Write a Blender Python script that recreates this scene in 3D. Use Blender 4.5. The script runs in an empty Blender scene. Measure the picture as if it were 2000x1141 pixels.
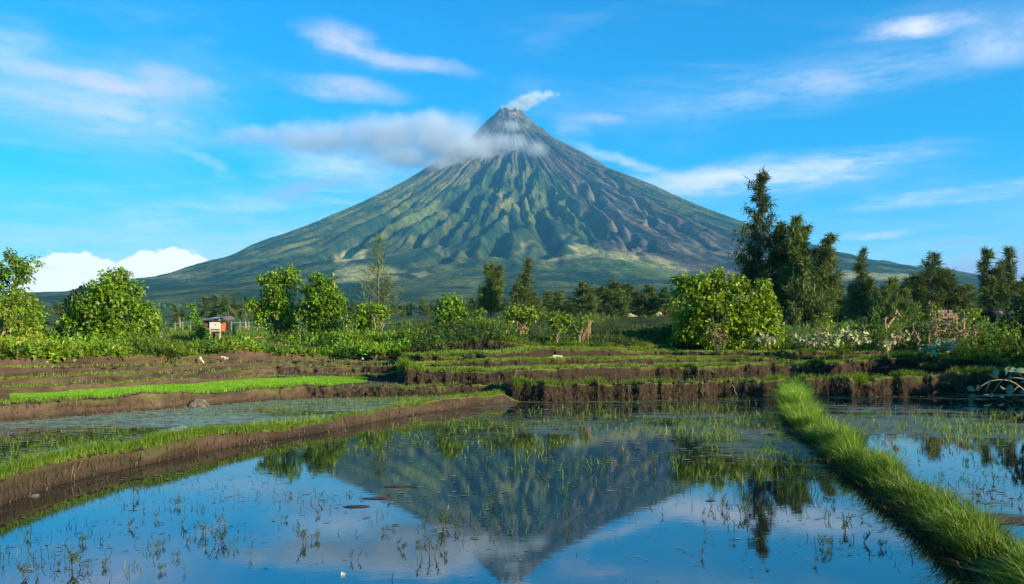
import bpy, math, random
import numpy as np
from mathutils import Vector
rng = np.random.default_rng(7)
random.seed(7)
sc = bpy.context.scene
COL = sc.collection

# ------------------------------------------------------------------ camera
CAMZ, F, HY = 1.6, 1667.0, 675.0
cam = bpy.data.cameras.new('camera')
cam.lens = 36 * F / 2000
cam.sensor_width = 36
cam.shift_y = (HY - 570.5) / 2000
cam.clip_start = 0.1
cam.clip_end = 60000
camo = bpy.data.objects.new('camera', cam)
COL.objects.link(camo)
camo.location = (0, 0, CAMZ)
camo.rotation_euler = (math.radians(90), 0, 0)
sc.camera = camo

# ------------------------------------------------------------------ sun, sky, exposure
TO_SUN = Vector((0.80, -0.52, 0.31)).normalized()
SUN_EL = math.asin(TO_SUN.z)
SUN_ROT = math.atan2(TO_SUN.x, TO_SUN.y)
sl = bpy.data.lights.new('sun', 'SUN')
sl.energy = 5.0
sl.angle = math.radians(0.55)
sl.color = (1.0, 0.86, 0.62)
so = bpy.data.objects.new('sun', sl)
COL.objects.link(so)
so.location = (30, -20, 20)
so.rotation_euler = (-TO_SUN).to_track_quat('-Z', 'Y').to_euler()

sc.view_settings.view_transform = 'Standard'
sc.view_settings.look = 'None'
sc.view_settings.gamma = 1
sc.view_settings.exposure = 0.85
sc.cycles.use_denoising = True
sc.cycles.max_bounces = 8
sc.cycles.diffuse_bounces = 2
sc.cycles.glossy_bounces = 3
sc.cycles.transmission_bounces = 3
sc.cycles.transparent_max_bounces = 12
sc.cycles.volume_bounces = 2
sc.cycles.volume_max_steps = 96
sc.cycles.caustics_reflective = False
sc.cycles.caustics_refractive = False


class NB:
    """tiny node-graph helper"""
    def __init__(s, nt):
        s.nt = nt
        nt.nodes.clear()

    def n(s, t, **k):
        nd = s.nt.nodes.new(t)
        for a, b in k.items():
            setattr(nd, a, b)
        return nd

    def l(s, a, b):
        s.nt.links.new(a, b)

    def put(s, sock, v):
        if isinstance(v, bpy.types.NodeSocket):
            s.l(v, sock)
        elif v is not None:
            sock.default_value = v

    def math(s, op, a, b=None, c=None, clamp=False):
        m = s.n('ShaderNodeMath', operation=op, use_clamp=clamp)
        s.put(m.inputs[0], a)
        s.put(m.inputs[1], b)
        s.put(m.inputs[2], c)
        return m.outputs[0]

    def vmath(s, op, a, b=None, out=0):
        m = s.n('ShaderNodeVectorMath', operation=op)
        s.put(m.inputs[0], a)
        if b is not None:
            s.put(m.inputs['Scale'] if op == 'SCALE' else m.inputs[1], b)
        return m.outputs[out]

    def rng(s, v, a, b, c=0.0, d=1.0, smooth=True):
        m = s.n('ShaderNodeMapRange', interpolation_type='SMOOTHSTEP' if smooth else 'LINEAR')
        for i, q in enumerate((v, a, b, c, d)):
            s.put(m.inputs[i], q)
        return m.outputs[0]

    def mix(s, f, a, b, mode='MIX'):
        m = s.n('ShaderNodeMix', data_type='RGBA', blend_type=mode)
        s.put(m.inputs[0], f)
        s.put(m.inputs[6], a)
        s.put(m.inputs[7], b)
        return m.outputs[2]

    def noise(s, vec, scale, detail=3.0, rough=0.5, out=0, dist=0.0):
        m = s.n('ShaderNodeTexNoise')
        if vec is not None:
            s.l(vec, m.inputs['Vector'])
        m.inputs['Scale'].default_value = scale
        m.inputs['Detail'].default_value = detail
        m.inputs['Roughness'].default_value = rough
        m.inputs['Distortion'].default_value = dist
        return m.outputs[out]

    def mapping(s, vec, scale=(1, 1, 1), loc=(0, 0, 0), rot=(0, 0, 0), t='POINT'):
        m = s.n('ShaderNodeMapping', vector_type=t)
        s.l(vec, m.inputs['Vector'])
        m.inputs['Scale'].default_value = scale
        m.inputs['Location'].default_value = loc
        m.inputs['Rotation'].default_value = rot
        return m.outputs[0]


world = bpy.data.worlds.new('World')
sc.world = world
world.use_nodes = True


def build_world():
    g = NB(world.node_tree)
    sky = g.n('ShaderNodeTexSky', sky_type='NISHITA', sun_disc=False)
    sky.sun_elevation = SUN_EL
    sky.sun_rotation = SUN_ROT
    sky.air_density = 1.0
    sky.dust_density = 0.6
    sky.ozone_density = 2.0
    # the clear air of the place: one even grade over the entire sky
    hsv = g.n('ShaderNodeHueSaturation')
    hsv.inputs['Hue'].default_value = SKY_HUE
    hsv.inputs['Saturation'].default_value = SKY_SAT
    hsv.inputs['Value'].default_value = SKY_VAL
    g.l(sky.outputs[0], hsv.inputs['Color'])
    col = g.vmath('MULTIPLY', hsv.outputs[0], SKY_TINT)
    d = g.n('ShaderNodeTexCoord').outputs['Generated']
    sp = g.n('ShaderNodeSeparateXYZ')
    g.l(d, sp.inputs[0])
    az = g.math('ARCTAN2', sp.outputs[0], sp.outputs[1])
    el = g.math('ARCSINE', sp.outputs[2])
    cv = g.n('ShaderNodeCombineXYZ')
    g.l(az, cv.inputs[0])
    g.l(el, cv.inputs[1])
    base = cv.outputs[0]
    st = g.mapping(d, scale=(1.0, 1.0, 2.6))
    n1 = g.noise(st, 9.0, 6, 0.62, out=1)
    w = g.vmath('SCALE', g.vmath('SUBTRACT', n1, (0.5, 0.5, 0.5)), 0.10)
    soft = g.vmath('ADD', base, g.vmath('MULTIPLY', w, (1.3, 0.26, 0.0)))
    n2 = g.noise(g.mapping(d, scale=(1, 1, 1.3)), 26.0, 6, 0.6, out=1)
    w2 = g.vmath('SCALE', g.vmath('SUBTRACT', n2, (0.5, 0.5, 0.5)), 0.055)
    puffy = g.vmath('ADD', base, g.vmath('MULTIPLY', w2, (1.0, 0.8, 0.0)))
    streak = g.noise(g.mapping(d, scale=(1.0, 1.0, 7.0)), 11.0, 6, 0.66)
    streakm = g.rng(streak, 0.36, 0.66, 0.25, 1.0)
    # pale band of thin cloud and mist low in the sky all the way round
    low = g.rng(el, 0.20, 0.03, 0.0, 1.0)
    lowm = g.math('MULTIPLY', low, g.rng(streak, 0.25, 0.8, 0.45, 0.9))
    col = g.mix(lowm, col, PALE)
    # thin cirrus everywhere, so the sky outside the frame goes on as in it
    cir = g.noise(g.mapping(d, scale=(1.0, 1.0, 4.5), loc=(3.1, 0.7, 1.9)), 3.2, 7, 0.6, dist=0.4)
    cirm = g.math('MULTIPLY', g.rng(cir, 0.48, 0.78, 0.0, 0.2), g.rng(el, 0.02, 0.12))
    col = g.mix(cirm, col, (WHT[0] * .8, WHT[1] * .82, WHT[2] * .9, 1))
    wisp = g.rng(g.noise(g.mapping(d, scale=(1.0, 1.0, 3.0)), 22.0, 7, 0.68), 0.3, 0.6, 0.45, 1.0)
    for (cx, cy, rx, ry, rot, c, op, kind) in SKY_CLOUDS:
        a0 = math.atan((cx - 1000) / F)
        e0 = math.atan((HY - cy) / F * math.cos(a0))
        src = {'s': soft, 'p': puffy, 't': soft}[kind]
        m = g.mapping(src, scale=(rx / F * math.cos(a0) ** 2, ry / F * math.cos(a0), 1.0), loc=(a0, e0, 0), rot=(0, 0, math.radians(-rot)), t='TEXTURE')
        r = g.vmath('LENGTH', m, out=1)
        if kind == 'p':
            k = g.rng(r, 1.0, 0.86, 0.0, op)
        else:
            k = g.math('MULTIPLY', g.rng(r, 1.3, 0.0, 0.0, op * 1.15), wisp)
            k = g.math('MINIMUM', k, 0.9)
            if kind == 't':
                k = g.math('MULTIPLY', k, streakm)
        # (c - col) * k + col, written so that the running colour is worked out before the next mask
        dif = g.vmath('SUBTRACT', c, col)
        ma = g.n('ShaderNodeVectorMath', operation='MULTIPLY_ADD')
        g.l(dif, ma.inputs[0])
        g.l(k, ma.inputs[1])
        g.l(col, ma.inputs[2])
        col = ma.outputs[0]
    bg = g.n('ShaderNodeBackground')
    g.l(col, bg.inputs['Color'])
    bg.inputs['Strength'].default_value = SKY_STRENGTH
    out = g.n('ShaderNodeOutputWorld')
    g.l(bg.outputs[0], out.inputs[0])


SKY_STRENGTH = 0.083
SKY_HUE, SKY_SAT, SKY_VAL = 0.49, 1.3, 1.0
SKY_TINT = (0.0, 1.18, 1.72)
WHT = (7.5, 7.6, 7.8)
PALE = (5.6, 7.5, 8.2, 1)
PINK = (6.0, 5.9, 7.2)
GREY = (3.0, 4.3, 5.6)
BRT = (11.5, 11.0, 10.4)
SKY_CLOUDS = [
    (560, 455, 560, 100, 0, (6.6, 7.8, 8.4), 0.6, 't'), (170, 190, 330, 90, 3, (5.4, 6.4, 8.0), 0.35, 's'),
    (430, 560, 560, 120, 0, (6.0, 7.6, 8.4), 0.6, 's'),
    (1500, 600, 800, 90, 0, (5.0, 6.6, 7.6), 0.55, 's'),
    (150, 225, 330, 70, 2, PINK, 0.42, 't'), (215, 163, 190, 22, 4, PINK, 0.75, 's'), (330, 155, 70, 26, 12, PINK, 0.55, 's'),
    (250, 225, 190, 36, 8, (6.3, 6.8, 8.0), 0.4, 's'),
    (30, 95, 90, 50, 0, (5.2, 6.2, 8.0), 0.45, 's'),
    (690, 88, 120, 34, 12, PINK, 0.72, 's'), (800, 122, 150, 17, 8, (5.0, 5.4, 7.0), 0.6, 's'),
    (655, 172, 130, 22, 4, PINK, 0.62, 's'),
    (1795, 52, 110, 20, 2, (7.6, 7.4, 8.4), 0.85, 's'), (1960, 88, 130, 52, 0, (5.4, 6.2, 7.8), 0.6, 's'),
    (1790, 110, 420, 60, -8, (4.4, 5.4, 7.4), 0.35, 't'),
    (1610, 158, 80, 22, 0, PINK, 0.42, 's'), (1450, 185, 420, 52, -2, (4.2, 5.8, 7.6), 0.42, 't'),
    (1155, 231, 55, 14, 4, (4.6, 5.0, 6.6), 0.55, 's'), (1108, 250, 38, 20, 30, (4.4, 5.2, 6.8), 0.4, 's'),
    (1500, 343, 380, 36, -3, (7.8, 7.9, 8.2), 0.95, 't'), (1380, 350, 240, 26, -5, (7.6, 7.8, 8.2), 0.6, 's'), (1230, 318, 130, 14, 18, (6.6, 7.4, 8.2), 0.5, 's'),
    (1850, 382, 210, 18, -4, (7.4, 7.7, 8.2), 0.8, 't'), (1690, 462, 90, 9, -2, (7.2, 7.5, 8.0), 0.6, 's'),
    (1960, 524, 230, 34, -5, (3.6, 4.3, 6.0), 1.5, 's'), (1900, 470, 110, 7, -8, (3.6, 4.6, 5.8), 0.6, 's'), (2120, 515, 300, 46, 0, (3.6, 4.3, 6.0), 1.4, 's'),
    (660, 320, 170, 36, 3, (7.0, 7.8, 8.4), 0.55, 's'), (700, 350, 200, 34, 0, (6.8, 7.6, 8.4), 0.55, 't'),
    (400, 320, 60, 18, 30, (5.8, 7.2, 8.4), 0.35, 's'),
    (640, 362, 120, 15, -14, GREY, 0.7, 's'), (590, 388, 70, 12, -4, GREY, 0.5, 's'),
    (150, 548, 130, 54, 0, BRT, 1.0, 'p'), (330, 524, 84, 46, 0, BRT, 1.0, 'p'), (250, 545, 110, 44, 0, BRT, 1.0, 'p'),
    (190, 590, 200, 60, 0, (11.2, 10.5, 9.6), 1.0, 'p'), (90, 560, 80, 58, 0, BRT, 1.0, 'p'),
    (75, 519, 38, 6, -4, (5.5, 6.0, 7.0), 0.7, 's'),
]
build_world()

# ------------------------------------------------------------------ helpers
def P(x, y, D):
    return np.array(((x - 1000) / F * D, D, CAMZ + (HY - y) / F * D))


_perm = np.random.default_rng(3).integers(0, 65536, 65536)


def _h(i, j, k=0):
    return _perm[(_perm[(_perm[(i.astype(np.int64)) & 65535] + j.astype(np.int64)) & 65535] + k) & 65535] / 32767.5 - 1.0


def vn(x, y, k=0):
    """value noise, -1..1"""
    x = np.asarray(x, float)
    y = np.asarray(y, float)
    i, j = np.floor(x), np.floor(y)
    u, v = x - i, y - j
    u = u * u * (3 - 2 * u)
    v = v * v * (3 - 2 * v)
    return (_h(i, j, k) * (1 - u) + _h(i + 1, j, k) * u) * (1 - v) + (_h(i, j + 1, k) * (1 - u) + _h(i + 1, j + 1, k) * u) * v


def fbm(x, y, o=4, k=0, g=0.5):
    s, a = 0, 1.0
    for q in range(o):
        s = s + a * vn(x * 2 ** q + q * 17.3, y * 2 ** q - q * 9.1, k + q * 131)
        a *= g
    return s


def ss(a, b, x):
    t = np.clip((x - a) / (b - a), 0, 1)
    return t * t * (3 - 2 * t)


def mesh_np(name, verts, faces, col=None, smooth=False):
    verts = np.asarray(verts, np.float32)
    faces = np.asarray(faces, np.int32)
    me = bpy.data.meshes.new(name)
    me.vertices.add(len(verts))
    me.vertices.foreach_set('co', verts.ravel())
    n, k = faces.shape
    me.loops.add(n * k)
    me.loops.foreach_set('vertex_index', faces.ravel())
    me.polygons.add(n)
    me.polygons.foreach_set('loop_start', np.arange(0, n * k, k, dtype=np.int32))
    me.polygons.foreach_set('loop_total', np.full(n, k, np.int32))
    me.polygons.foreach_set('use_smooth', np.full(n, smooth))
    if col is not None:
        a = me.color_attributes.new('Col', 'FLOAT_COLOR', 'POINT')
        c = np.ones((len(verts), 4), np.float32)
        c[:, :3] = col
        a.data.foreach_set('color', c.ravel())
    me.update(calc_edges=True)
    return me


def link(name, me, mat=None, parent=None, loc=None, kind=None, label=None, cat=None, group=None):
    o = bpy.data.objects.new(name, me)
    COL.objects.link(o)
    if mat is not None and me is not None and not me.materials:
        me.materials.append(mat)
    if parent is not None:
        o.parent = parent
    if loc is not None:
        o.location = [float(q) for q in loc]
    tag(o, label, cat, group, kind)
    return o


def tag(o, label=None, cat=None, group=None, kind=None):
    for k, v in (('label', label), ('category', cat), ('group', group), ('kind', kind)):
        if v:
            o[k] = v


def thing(name, label, cat, loc, group=None):
    o = bpy.data.objects.new(name, None)
    COL.objects.link(o)
    o.empty_display_size = 0.3
    o.location = [float(q) for q in loc]
    tag(o, label, cat, group)
    return o


def copy_thing(src, loc, rz=0.0, s=1.0, label=None):
    r = src.copy()
    COL.objects.link(r)
    r.location = [float(q) for q in loc]
    r.rotation_euler = (0, 0, rz)
    r.scale = (s, s, s) if not hasattr(s, '__len__') else s
    if label:
        r['label'] = label
    for ch in src.children:
        c = ch.copy()
        COL.objects.link(c)
        c.parent = r
    return r


def tube(pts, rad, n=6):
    """verts, quads for a tapered tube along pts"""
    pts = np.asarray(pts, float)
    m = len(pts)
    rad = np.broadcast_to(np.asarray(rad, float), (m,))
    t = np.gradient(pts, axis=0)
    t /= np.linalg.norm(t, axis=1)[:, None] + 1e-9
    ref = np.array((0.0, 0.0, 1.0)) if abs(t[0][2]) < 0.9 else np.array((1.0, 0.0, 0.0))
    a = np.cross(t, ref)
    a /= np.linalg.norm(a, axis=1)[:, None] + 1e-9
    b = np.cross(t, a)
    th = np.linspace(0, 2 * np.pi, n, endpoint=False)
    v = pts[:, None] + rad[:, None, None] * (np.cos(th)[None, :, None] * a[:, None] + np.sin(th)[None, :, None] * b[:, None])
    idx = np.arange(m * n).reshape(m, n)
    f = np.stack([idx[:-1], np.roll(idx[:-1], -1, 1), np.roll(idx[1:], -1, 1), idx[1:]], -1).reshape(-1, 4)
    return v.reshape(-1, 3), f


class Acc:
    def __init__(s):
        s.v, s.f, s.c, s.n = [], [], [], 0

    def add(s, v, f, c=None):
        v = np.asarray(v, float).reshape(-1, 3)
        f = np.asarray(f)
        s.v.append(v)
        s.f.append(f + s.n)
        s.n += len(v)
        if c is not None:
            s.c.append(np.broadcast_to(np.asarray(c, float), (len(v), 3)))

    def mesh(s, name, off=(0, 0, 0), smooth=False):
        return mesh_np(name, np.concatenate(s.v) - np.asarray(off), np.concatenate(s.f), np.concatenate(s.c) if s.c else None, smooth)


def box(c, size, rz=0.0, R=None):
    c = np.asarray(c, float)
    s = np.asarray(size, float) / 2
    v = np.array([(x, y, z) for x in (-1, 1) for y in (-1, 1) for z in (-1, 1)], float) * s
    if R is None:
        cz, sz = math.cos(rz), math.sin(rz)
        R = np.array(((cz, -sz, 0), (sz, cz, 0), (0, 0, 1)))
    v = v @ R.T + c
    f = np.array([(0, 1, 3, 2), (4, 6, 7, 5), (0, 4, 5, 1), (2, 3, 7, 6), (0, 2, 6, 4), (1, 5, 7, 3)])
    return v, f


def unit(v):
    return v / (np.linalg.norm(v, axis=-1, keepdims=True) + 1e-9)


def leaves(pos, dirn, nrm, length, width, fold=0.25, col=None):
    """kite-shaped folded leaves; all arrays (n,3)/(n,)"""
    n = len(pos)
    d = unit(dirn)
    side = unit(np.cross(d, nrm))
    up = np.cross(side, d)
    L = np.broadcast_to(length, (n,))[:, None]
    W = np.broadcast_to(width, (n,))[:, None]
    p0 = pos
    pl = pos + d * L * 0.42 + side * W * 0.5 + up * W * fold
    pr = pos + d * L * 0.42 - side * W * 0.5 + up * W * fold
    p1 = pos + d * L - up * L * 0.12
    v = np.stack([p0, pr, p1, pl], 1).reshape(-1, 3)
    f = np.arange(4 * n).reshape(n, 4)
    c = None if col is None else np.repeat(col, 4, 0)
    return v, f, c


def blades(pos, h, w, lean, col, seed=0, curl=0.35):
    """grass blades as two-part tapered strips (quad + tri -> kept as 2 quads sharing the tip)"""
    r = np.random.default_rng(seed)
    n = len(pos)
    th = r.uniform(0, 2 * np.pi, n)
    side = np.stack([np.cos(th), np.sin(th), np.zeros(n)], 1)
    ld = r.normal(0, 1, (n, 3))
    ld[:, 2] = 0
    ln = ld * curl + np.asarray(lean)
    h = np.broadcast_to(h, (n,))[:, None]
    w = np.broadcast_to(w, (n,))[:, None]
    up = np.array((0, 0, 1.0))
    b = pos
    m = pos + up * h * 0.55 + ln * h * 0.3
    t = pos + up * h * (1 - 0.25 * np.minimum(np.linalg.norm(ln, axis=1)[:, None], 1.5)) + ln * h * 0.95
    v = np.stack([b - side * w / 2, b + side * w / 2, m + side * w * 0.42, m - side * w * 0.42, t], 1).reshape(-1, 3)
    i = np.arange(n)[:, None] * 5
    f1 = i + np.array([[0, 1, 2]])
    f2 = i + np.array([[0, 2, 3]])
    f3 = i + np.array([[3, 2, 4]])
    f = np.concatenate([f1, f2, f3])
    c = np.repeat(col, 5, 0)
    return v, f, c


# ------------------------------------------------------------------ materials
def mat_attr(name, rough=0.8, var=0.25, scale=4.0, trans=0.0, spec=0.3, bump=0.0, bscale=20.0, tint=None, sheen=0.0):
    m = bpy.data.materials.new(name)
    m.use_nodes = True
    g = NB(m.node_tree)
    at = g.n('ShaderNodeAttribute', attribute_name='Col').outputs['Color']
    tc = g.n('ShaderNodeTexCoord').outputs['Object']
    nz = g.noise(tc, scale, 4, 0.6)
    k = g.rng(nz, 0.25, 0.75, 1 - var, 1 + var, smooth=False)
    c = g.vmath('SCALE', at, k)
    p = g.n('ShaderNodeBsdfPrincipled')
    g.l(c, p.inputs['Base Color'])
    p.inputs['Roughness'].default_value = rough
    p.inputs['Specular IOR Level'].default_value = spec
    if bump:
        b = g.n('ShaderNodeBump')
        b.inputs['Strength'].default_value = 1.0
        b.inputs['Distance'].default_value = bump
        g.l(g.noise(tc, bscale, 5, 0.65), b.inputs['Height'])
        g.l(b.outputs[0], p.inputs['Normal'])
    out = g.n('ShaderNodeOutputMaterial')
    sh = p.outputs[0]
    if trans:
        t = g.n('ShaderNodeBsdfTranslucent')
        g.l(g.vmath('MULTIPLY', c, (1.25, 1.15, 0.5)), t.inputs['Color'])
        mx = g.n('ShaderNodeMixShader')
        mx.inputs[0].default_value = trans
        g.l(sh, mx.inputs[1])
        g.l(t.outputs[0], mx.inputs[2])
        sh = mx.outputs[0]
    g.l(sh, out.inputs['Surface'])
    return m


def mat_plain(name, col, rough=0.8, var=0.3, scale=6.0, bump=0.004, bscale=40.0, spec=0.3, stretch=(1, 1, 1)):
    m = bpy.data.materials.new(name)
    m.use_nodes = True
    g = NB(m.node_tree)
    tc = g.mapping(g.n('ShaderNodeTexCoord').outputs['Object'], scale=stretch)
    nz = g.noise(tc, scale, 5, 0.65)
    k = g.rng(nz, 0.25, 0.75, 1 - var, 1 + var, smooth=False)
    c = g.vmath('SCALE', tuple(col[:3]), k)
    p = g.n('ShaderNodeBsdfPrincipled')
    g.l(c, p.inputs['Base Color'])
    p.inputs['Roughness'].default_value = rough
    p.inputs['Specular IOR Level'].default_value = spec
    if bump:
        b = g.n('ShaderNodeBump')
        b.inputs['Distance'].default_value = bump
        g.l(g.noise(tc, bscale, 4, 0.6), b.inputs['Height'])
        g.l(b.outputs[0], p.inputs['Normal'])
    out = g.n('ShaderNodeOutputMaterial')
    g.l(p.outputs[0], out.inputs['Surface'])
    return m


M_LEAF = mat_attr('leaf', rough=0.42, var=0.18, scale=2.0, trans=0.34, spec=0.35)
M_NEEDLE = mat_attr('needle', rough=0.6, var=0.25, scale=0.7, trans=0.18, spec=0.2)
M_GRASS = mat_attr('grass', rough=0.5, var=0.25, scale=3.0, trans=0.4, spec=0.3)
M_BARK = mat_plain('bark', (0.16, 0.12, 0.08), 0.9, 0.4, 8, 0.01, 30, stretch=(1, 1, 0.3))
M_PALEBARK = mat_plain('pale_bark', (0.32, 0.25, 0.15), 0.85, 0.35, 8, 0.006, 30, stretch=(1, 1, 0.4))
M_DEADWOOD = mat_plain('dead_wood', (0.38, 0.23, 0.11), 0.85, 0.35, 10, 0.004, 40)

# ------------------------------------------------------------------ terraces and plain: one sheet
def zof(y, D):
    return CAMZ + (HY - y) / F * D


SOIL = np.array((0.100, 0.062, 0.038))
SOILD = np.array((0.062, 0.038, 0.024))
TURF = np.array((0.085, 0.13, 0.020))
TURFY = np.array((0.15, 0.17, 0.03))
MUD = np.array((0.05, 0.04, 0.026))

# px column: A foot y, A top z, then B,C,D,E,F as (distance, foot y, top y); then ground rows
KEYS = {
    -1500: (1500, .2, (10.5, .12, .44), (11.5, .47, .65), (12, .66, .81), (12.6, .82, 1.0), (14, 1.0, 1.27), 'L'),
    -700: (1220, .2, (12.5, .12, .44), (14, .47, .65), (14.6, .66, .81), (15.6, .82, 1.0), (17.5, 1.0, 1.27), 'L'),
    -300: (1079, .22, (14.5, .12, .44), (16.4, .47, .65), (17.0, .66, .81), (18.0, .82, 1.0), (20.2, 1.0, 1.27), 'L'),
    0: (995, .21, (16.6, 824, 792), (19, 774, 760), (19.6, 756, 743), (20.6, 739, 723), (23, 720, 699), 'L'),
    140: (942, .20, (18.0, 811, 782), (20.6, 769, 752), (22, 747, 734.5), (23.5, 731, 719), (25, 717, 697), 'L'),
    280: (912, .19, (19.4, 802, 775), (22.5, 758, 745), (24, 741, 730), (25.3, 727, 715), (28, 712, 692), 'L'),
    400: (885, .18, (20.9, 793, 771), (24.6, 752, 741), (25.7, 737, 727), (27.7, 722.5, 712), (30.4, 709, 694), 'L'),
    470: (871, .175, (22.2, 787, 762), (26.2, 747, 736), (27.6, 733, 723), (30, 719, 710), (32, 707, 683), 'L'),
    540: (858, .175, (23.3, 781, 758), (28, 742, 734), (29.5, 729, 719), (33, 715, 708), (35, 705, 692), 'L'),
    600: (848, .175, (24.0, 778, 752), (28.3, 741, 736), (29.8, 730, 718), (33, 715, 707), (36, 703, 695), 'L'),
    650: (839, .18, (24.2, 778, 760), (28.5, 740, 733), (30.0, 729, 717), (33, 714, 706), (37, 703, 698), 'L'),
    740: (822, .18, (24.3, 778, 758), (28.6, 741, 732), (30.2, 728, 716), (33.2, 713, 709), (36, 706, 692), 'M0'),
    774: (816, .19, (24.5, 777, 757), (28.0, 742, 730), (30.2, 727, 714), (33.2, 711, 708), (36, 704, 690), 'M0'),
    788: (813, .19, (24.5, 776, 757), (26.6, 754, 717), (29.0, 716, 713), (31.5, 709, 696), (36, 692, 686), 'M1'),
    820: (808, .2, (24.7, 775, 757), (26.6, 754, 728), (29.0, 721, 713), (31.0, 710, 696), (36, 690, 678), 'M1'),
    900: (798, .26, (25.2, 772, 756), (26.9, 753, 727), (29.2, 720, 710), (31.0, 706, 694), (36, 684, 666), 'M1'),
    960: (791, .26, (25.4, 771, 756), (27.0, 748, 726), (29.5, 719, 707), (31.2, 704, 691), (36, 684, 665), 'M1'),
    985: (789, .24, (24.9, 774, 755), (27.0, 747, 725), (29.7, 719, 706), (31.4, 703, 690), (36, 682, 667), 'M1'),
    1012: (787, .02, (24.3, 784.8, 752), (27.2, 745, 722), (30, 718, 705.5), (31.8, 702.5, 689), (36.5, 678, 673), 'M'),
    1060: (None, 0, (24.3, 784.8, 752), (27.8, 743, 720), (30.7, 717, 704), (33, 701, 683.6), (38, 678, 676), 'M'),
    1140: (None, 0, (24.4, 784.3, 752), (29.2, 740, 719), (31.5, 715.7, 702.5), (35, 700, 683), (39, 680, 678), 'M'),
    1280: (None, 0, (24.9, 782, 748), (32, 734, 717), (34.5, 712, 700), (38.4, 698, 686), (41, 684, 681), 'M'),
    1400: (None, 0, (25.6, 779, 747), (32.4, 734, 715), (36.5, 710, 699.5), (38.4, 697.5, 689), (42, 686, 680), 'M'),
    1540: (None, 0, (26.6, 775.2, 743), (34, 731, 713), (37.6, 708, 700), (38.8, 698, 688), (42, 686, 680), 'R'),
    1600: (None, 0, (26.7, 775, 738), (34.5, 730, 711), (38, 706, 699), (39, 697, 689), (42, 687, 681), 'R'),
    1660: (None, 0, (26.6, 775.2, 737), (35, 729, 706), (38, 702, 698), (39.2, 696, 689), (42, 687, 681), 'R'),
    1740: (None, 0, (26.8, 774.5, 736), (35.5, 728, 699), (38, 697, 694), (39.5, 692, 687), (42, 686, 680), 'R'),
    1860: (None, 0, (27.0, 773.8, 730), (35.2, 725, 700), (37, 698, 695), (39, 692, 688), (42, 685, 680), 'R'),
    1930: (None, 0, (27.0, 773.8, 726), (34, 722, 703), (36, 700, 696), (39, 692, 686), (42, 684, 678), 'R'),
    2040: (None, 0, (26.6, 775.2, 722), (33, 718, 705), (36, 700, 692), (39, 688, 682), (42, 680, 672), 'R'),
    2700: (None, 0, (24, .0, .8), (32, .9, 1.1), (35, 1.15, 1.3), (38, 1.35, 1.5), (41, 1.5, 1.6), 'R'),
    3800: (None, 0, (22, .0, .8), (30, .9, 1.1), (34, 1.15, 1.3), (37, 1.35, 1.5), (41, 1.5, 1.6), 'R'),
}
FARROWS = {
    'L': [(45, 674), (60, 662), (90, 646), (130, 640)],
    'M0': [(45, 668), (60, 652), (90, 636), (130, 632)],
    'M1': [(45, 660), (60, 645), (90, 632), (130, 628)],
    'M': [(46, 671), (60, 650), (90, 629), (130, 628)],
    'R': [(46, 668), (60, 652), (90, 640), (130, 634)],
}
FAR2 = [(200, 627), (400, 615), (800, 607), (1500, 602), (3000, 598), (5200, 594)]
BED, BED2, WZ2, WZ3 = -0.2, 0.02, 0.12, 0.455


def column(k):
    ya, za, B, C, Dd, E, Fr, far = KEYS[k]
    pts = []

    def zz(v, D):
        return v if v < 5 else zof(v, D)
    DB = B[0]
    if ya is None:
        DA = DB - 1.6
        a = [(DA - .5, BED), (DA, BED), (DA + .14, BED), (DA + .5, BED), (DA + .7, BED), (DB - .35, BED), (DB - .3, -.05)]
    else:
        DA = 2667.2 / (ya - 675)
        b2 = BED2 if k < 1000 else BED
        a = [(DA - .5, BED), (DA, -.03), (DA + .14, za), (DA + .5, za), (DA + .7, b2), (max(DA + .8, DB - .35), b2), (max(DA + .85, DB - .3), b2)]
    pts = [(0.8, BED)] + a
    prev = None
    for q, (D, f_, t_) in enumerate((B, C, Dd, E, Fr)):
        zf, zt = zz(f_, D), zz(t_, D)
        if q == 0:
            zf = min(zf, WZ2) if k < 1000 else -.03
        if q == 1 and 880 < k < 1950:
            zf = min(zf, .40)
        if q == 0:
            pts += [(D, zf), (D + .16, zt), (D + .5, zt - .01), (D + .6, (.40 if 880 < k < 1950 else zt - .02))]
        else:
            pts += [(D, zf), (D + .16, zt)]
    for D, y in FARROWS[far] + FAR2:
        pts.append((D, zof(y, D)))
    return np.array(pts)


KX = np.array(sorted(KEYS))
KC = np.array([column(k) for k in sorted(KEYS)])        # (nk, npts, 2)
for q in range(1, KC.shape[1]):
    KC[:, q, 0] = np.maximum(KC[:, q, 0], KC[:, q - 1, 0] + .01)
NPT = KC.shape[1]
# row plan: (segment, subdivisions), kind of surface: w bed, r riser, t tread, g ground
SEG = []
iB, iC, iD, iE, iF = 8, 12, 14, 16, 18
for s_ in range(NPT - 1):
    if s_ in (2, iB, iC, iD, iE, iF):
        SEG.append((s_, 8, 'r'))
    elif s_ in (3,):
        SEG.append((s_, 3, 't'))
    elif s_ < 8:
        SEG.append((s_, 2 if s_ else 3, 'w'))
    elif s_ < iF:
        SEG.append((s_, 3 if s_ not in (9, 10) else 2, 't'))
    else:
        SEG.append((s_, {19: 16, 20: 8, 21: 8, 22: 8}.get(s_, 8), 'g'))


def colsample(px):
    """profile control points at arbitrary px columns -> (n, NPT, 2)"""
    px = np.asarray(px, float)
    i = np.clip(np.searchsorted(KX, px) - 1, 0, len(KX) - 2)
    t = np.clip((px - KX[i]) / (KX[i + 1] - KX[i]), 0, 1)[:, None, None]
    return KC[i] * (1 - t) + KC[i + 1] * t


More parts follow.
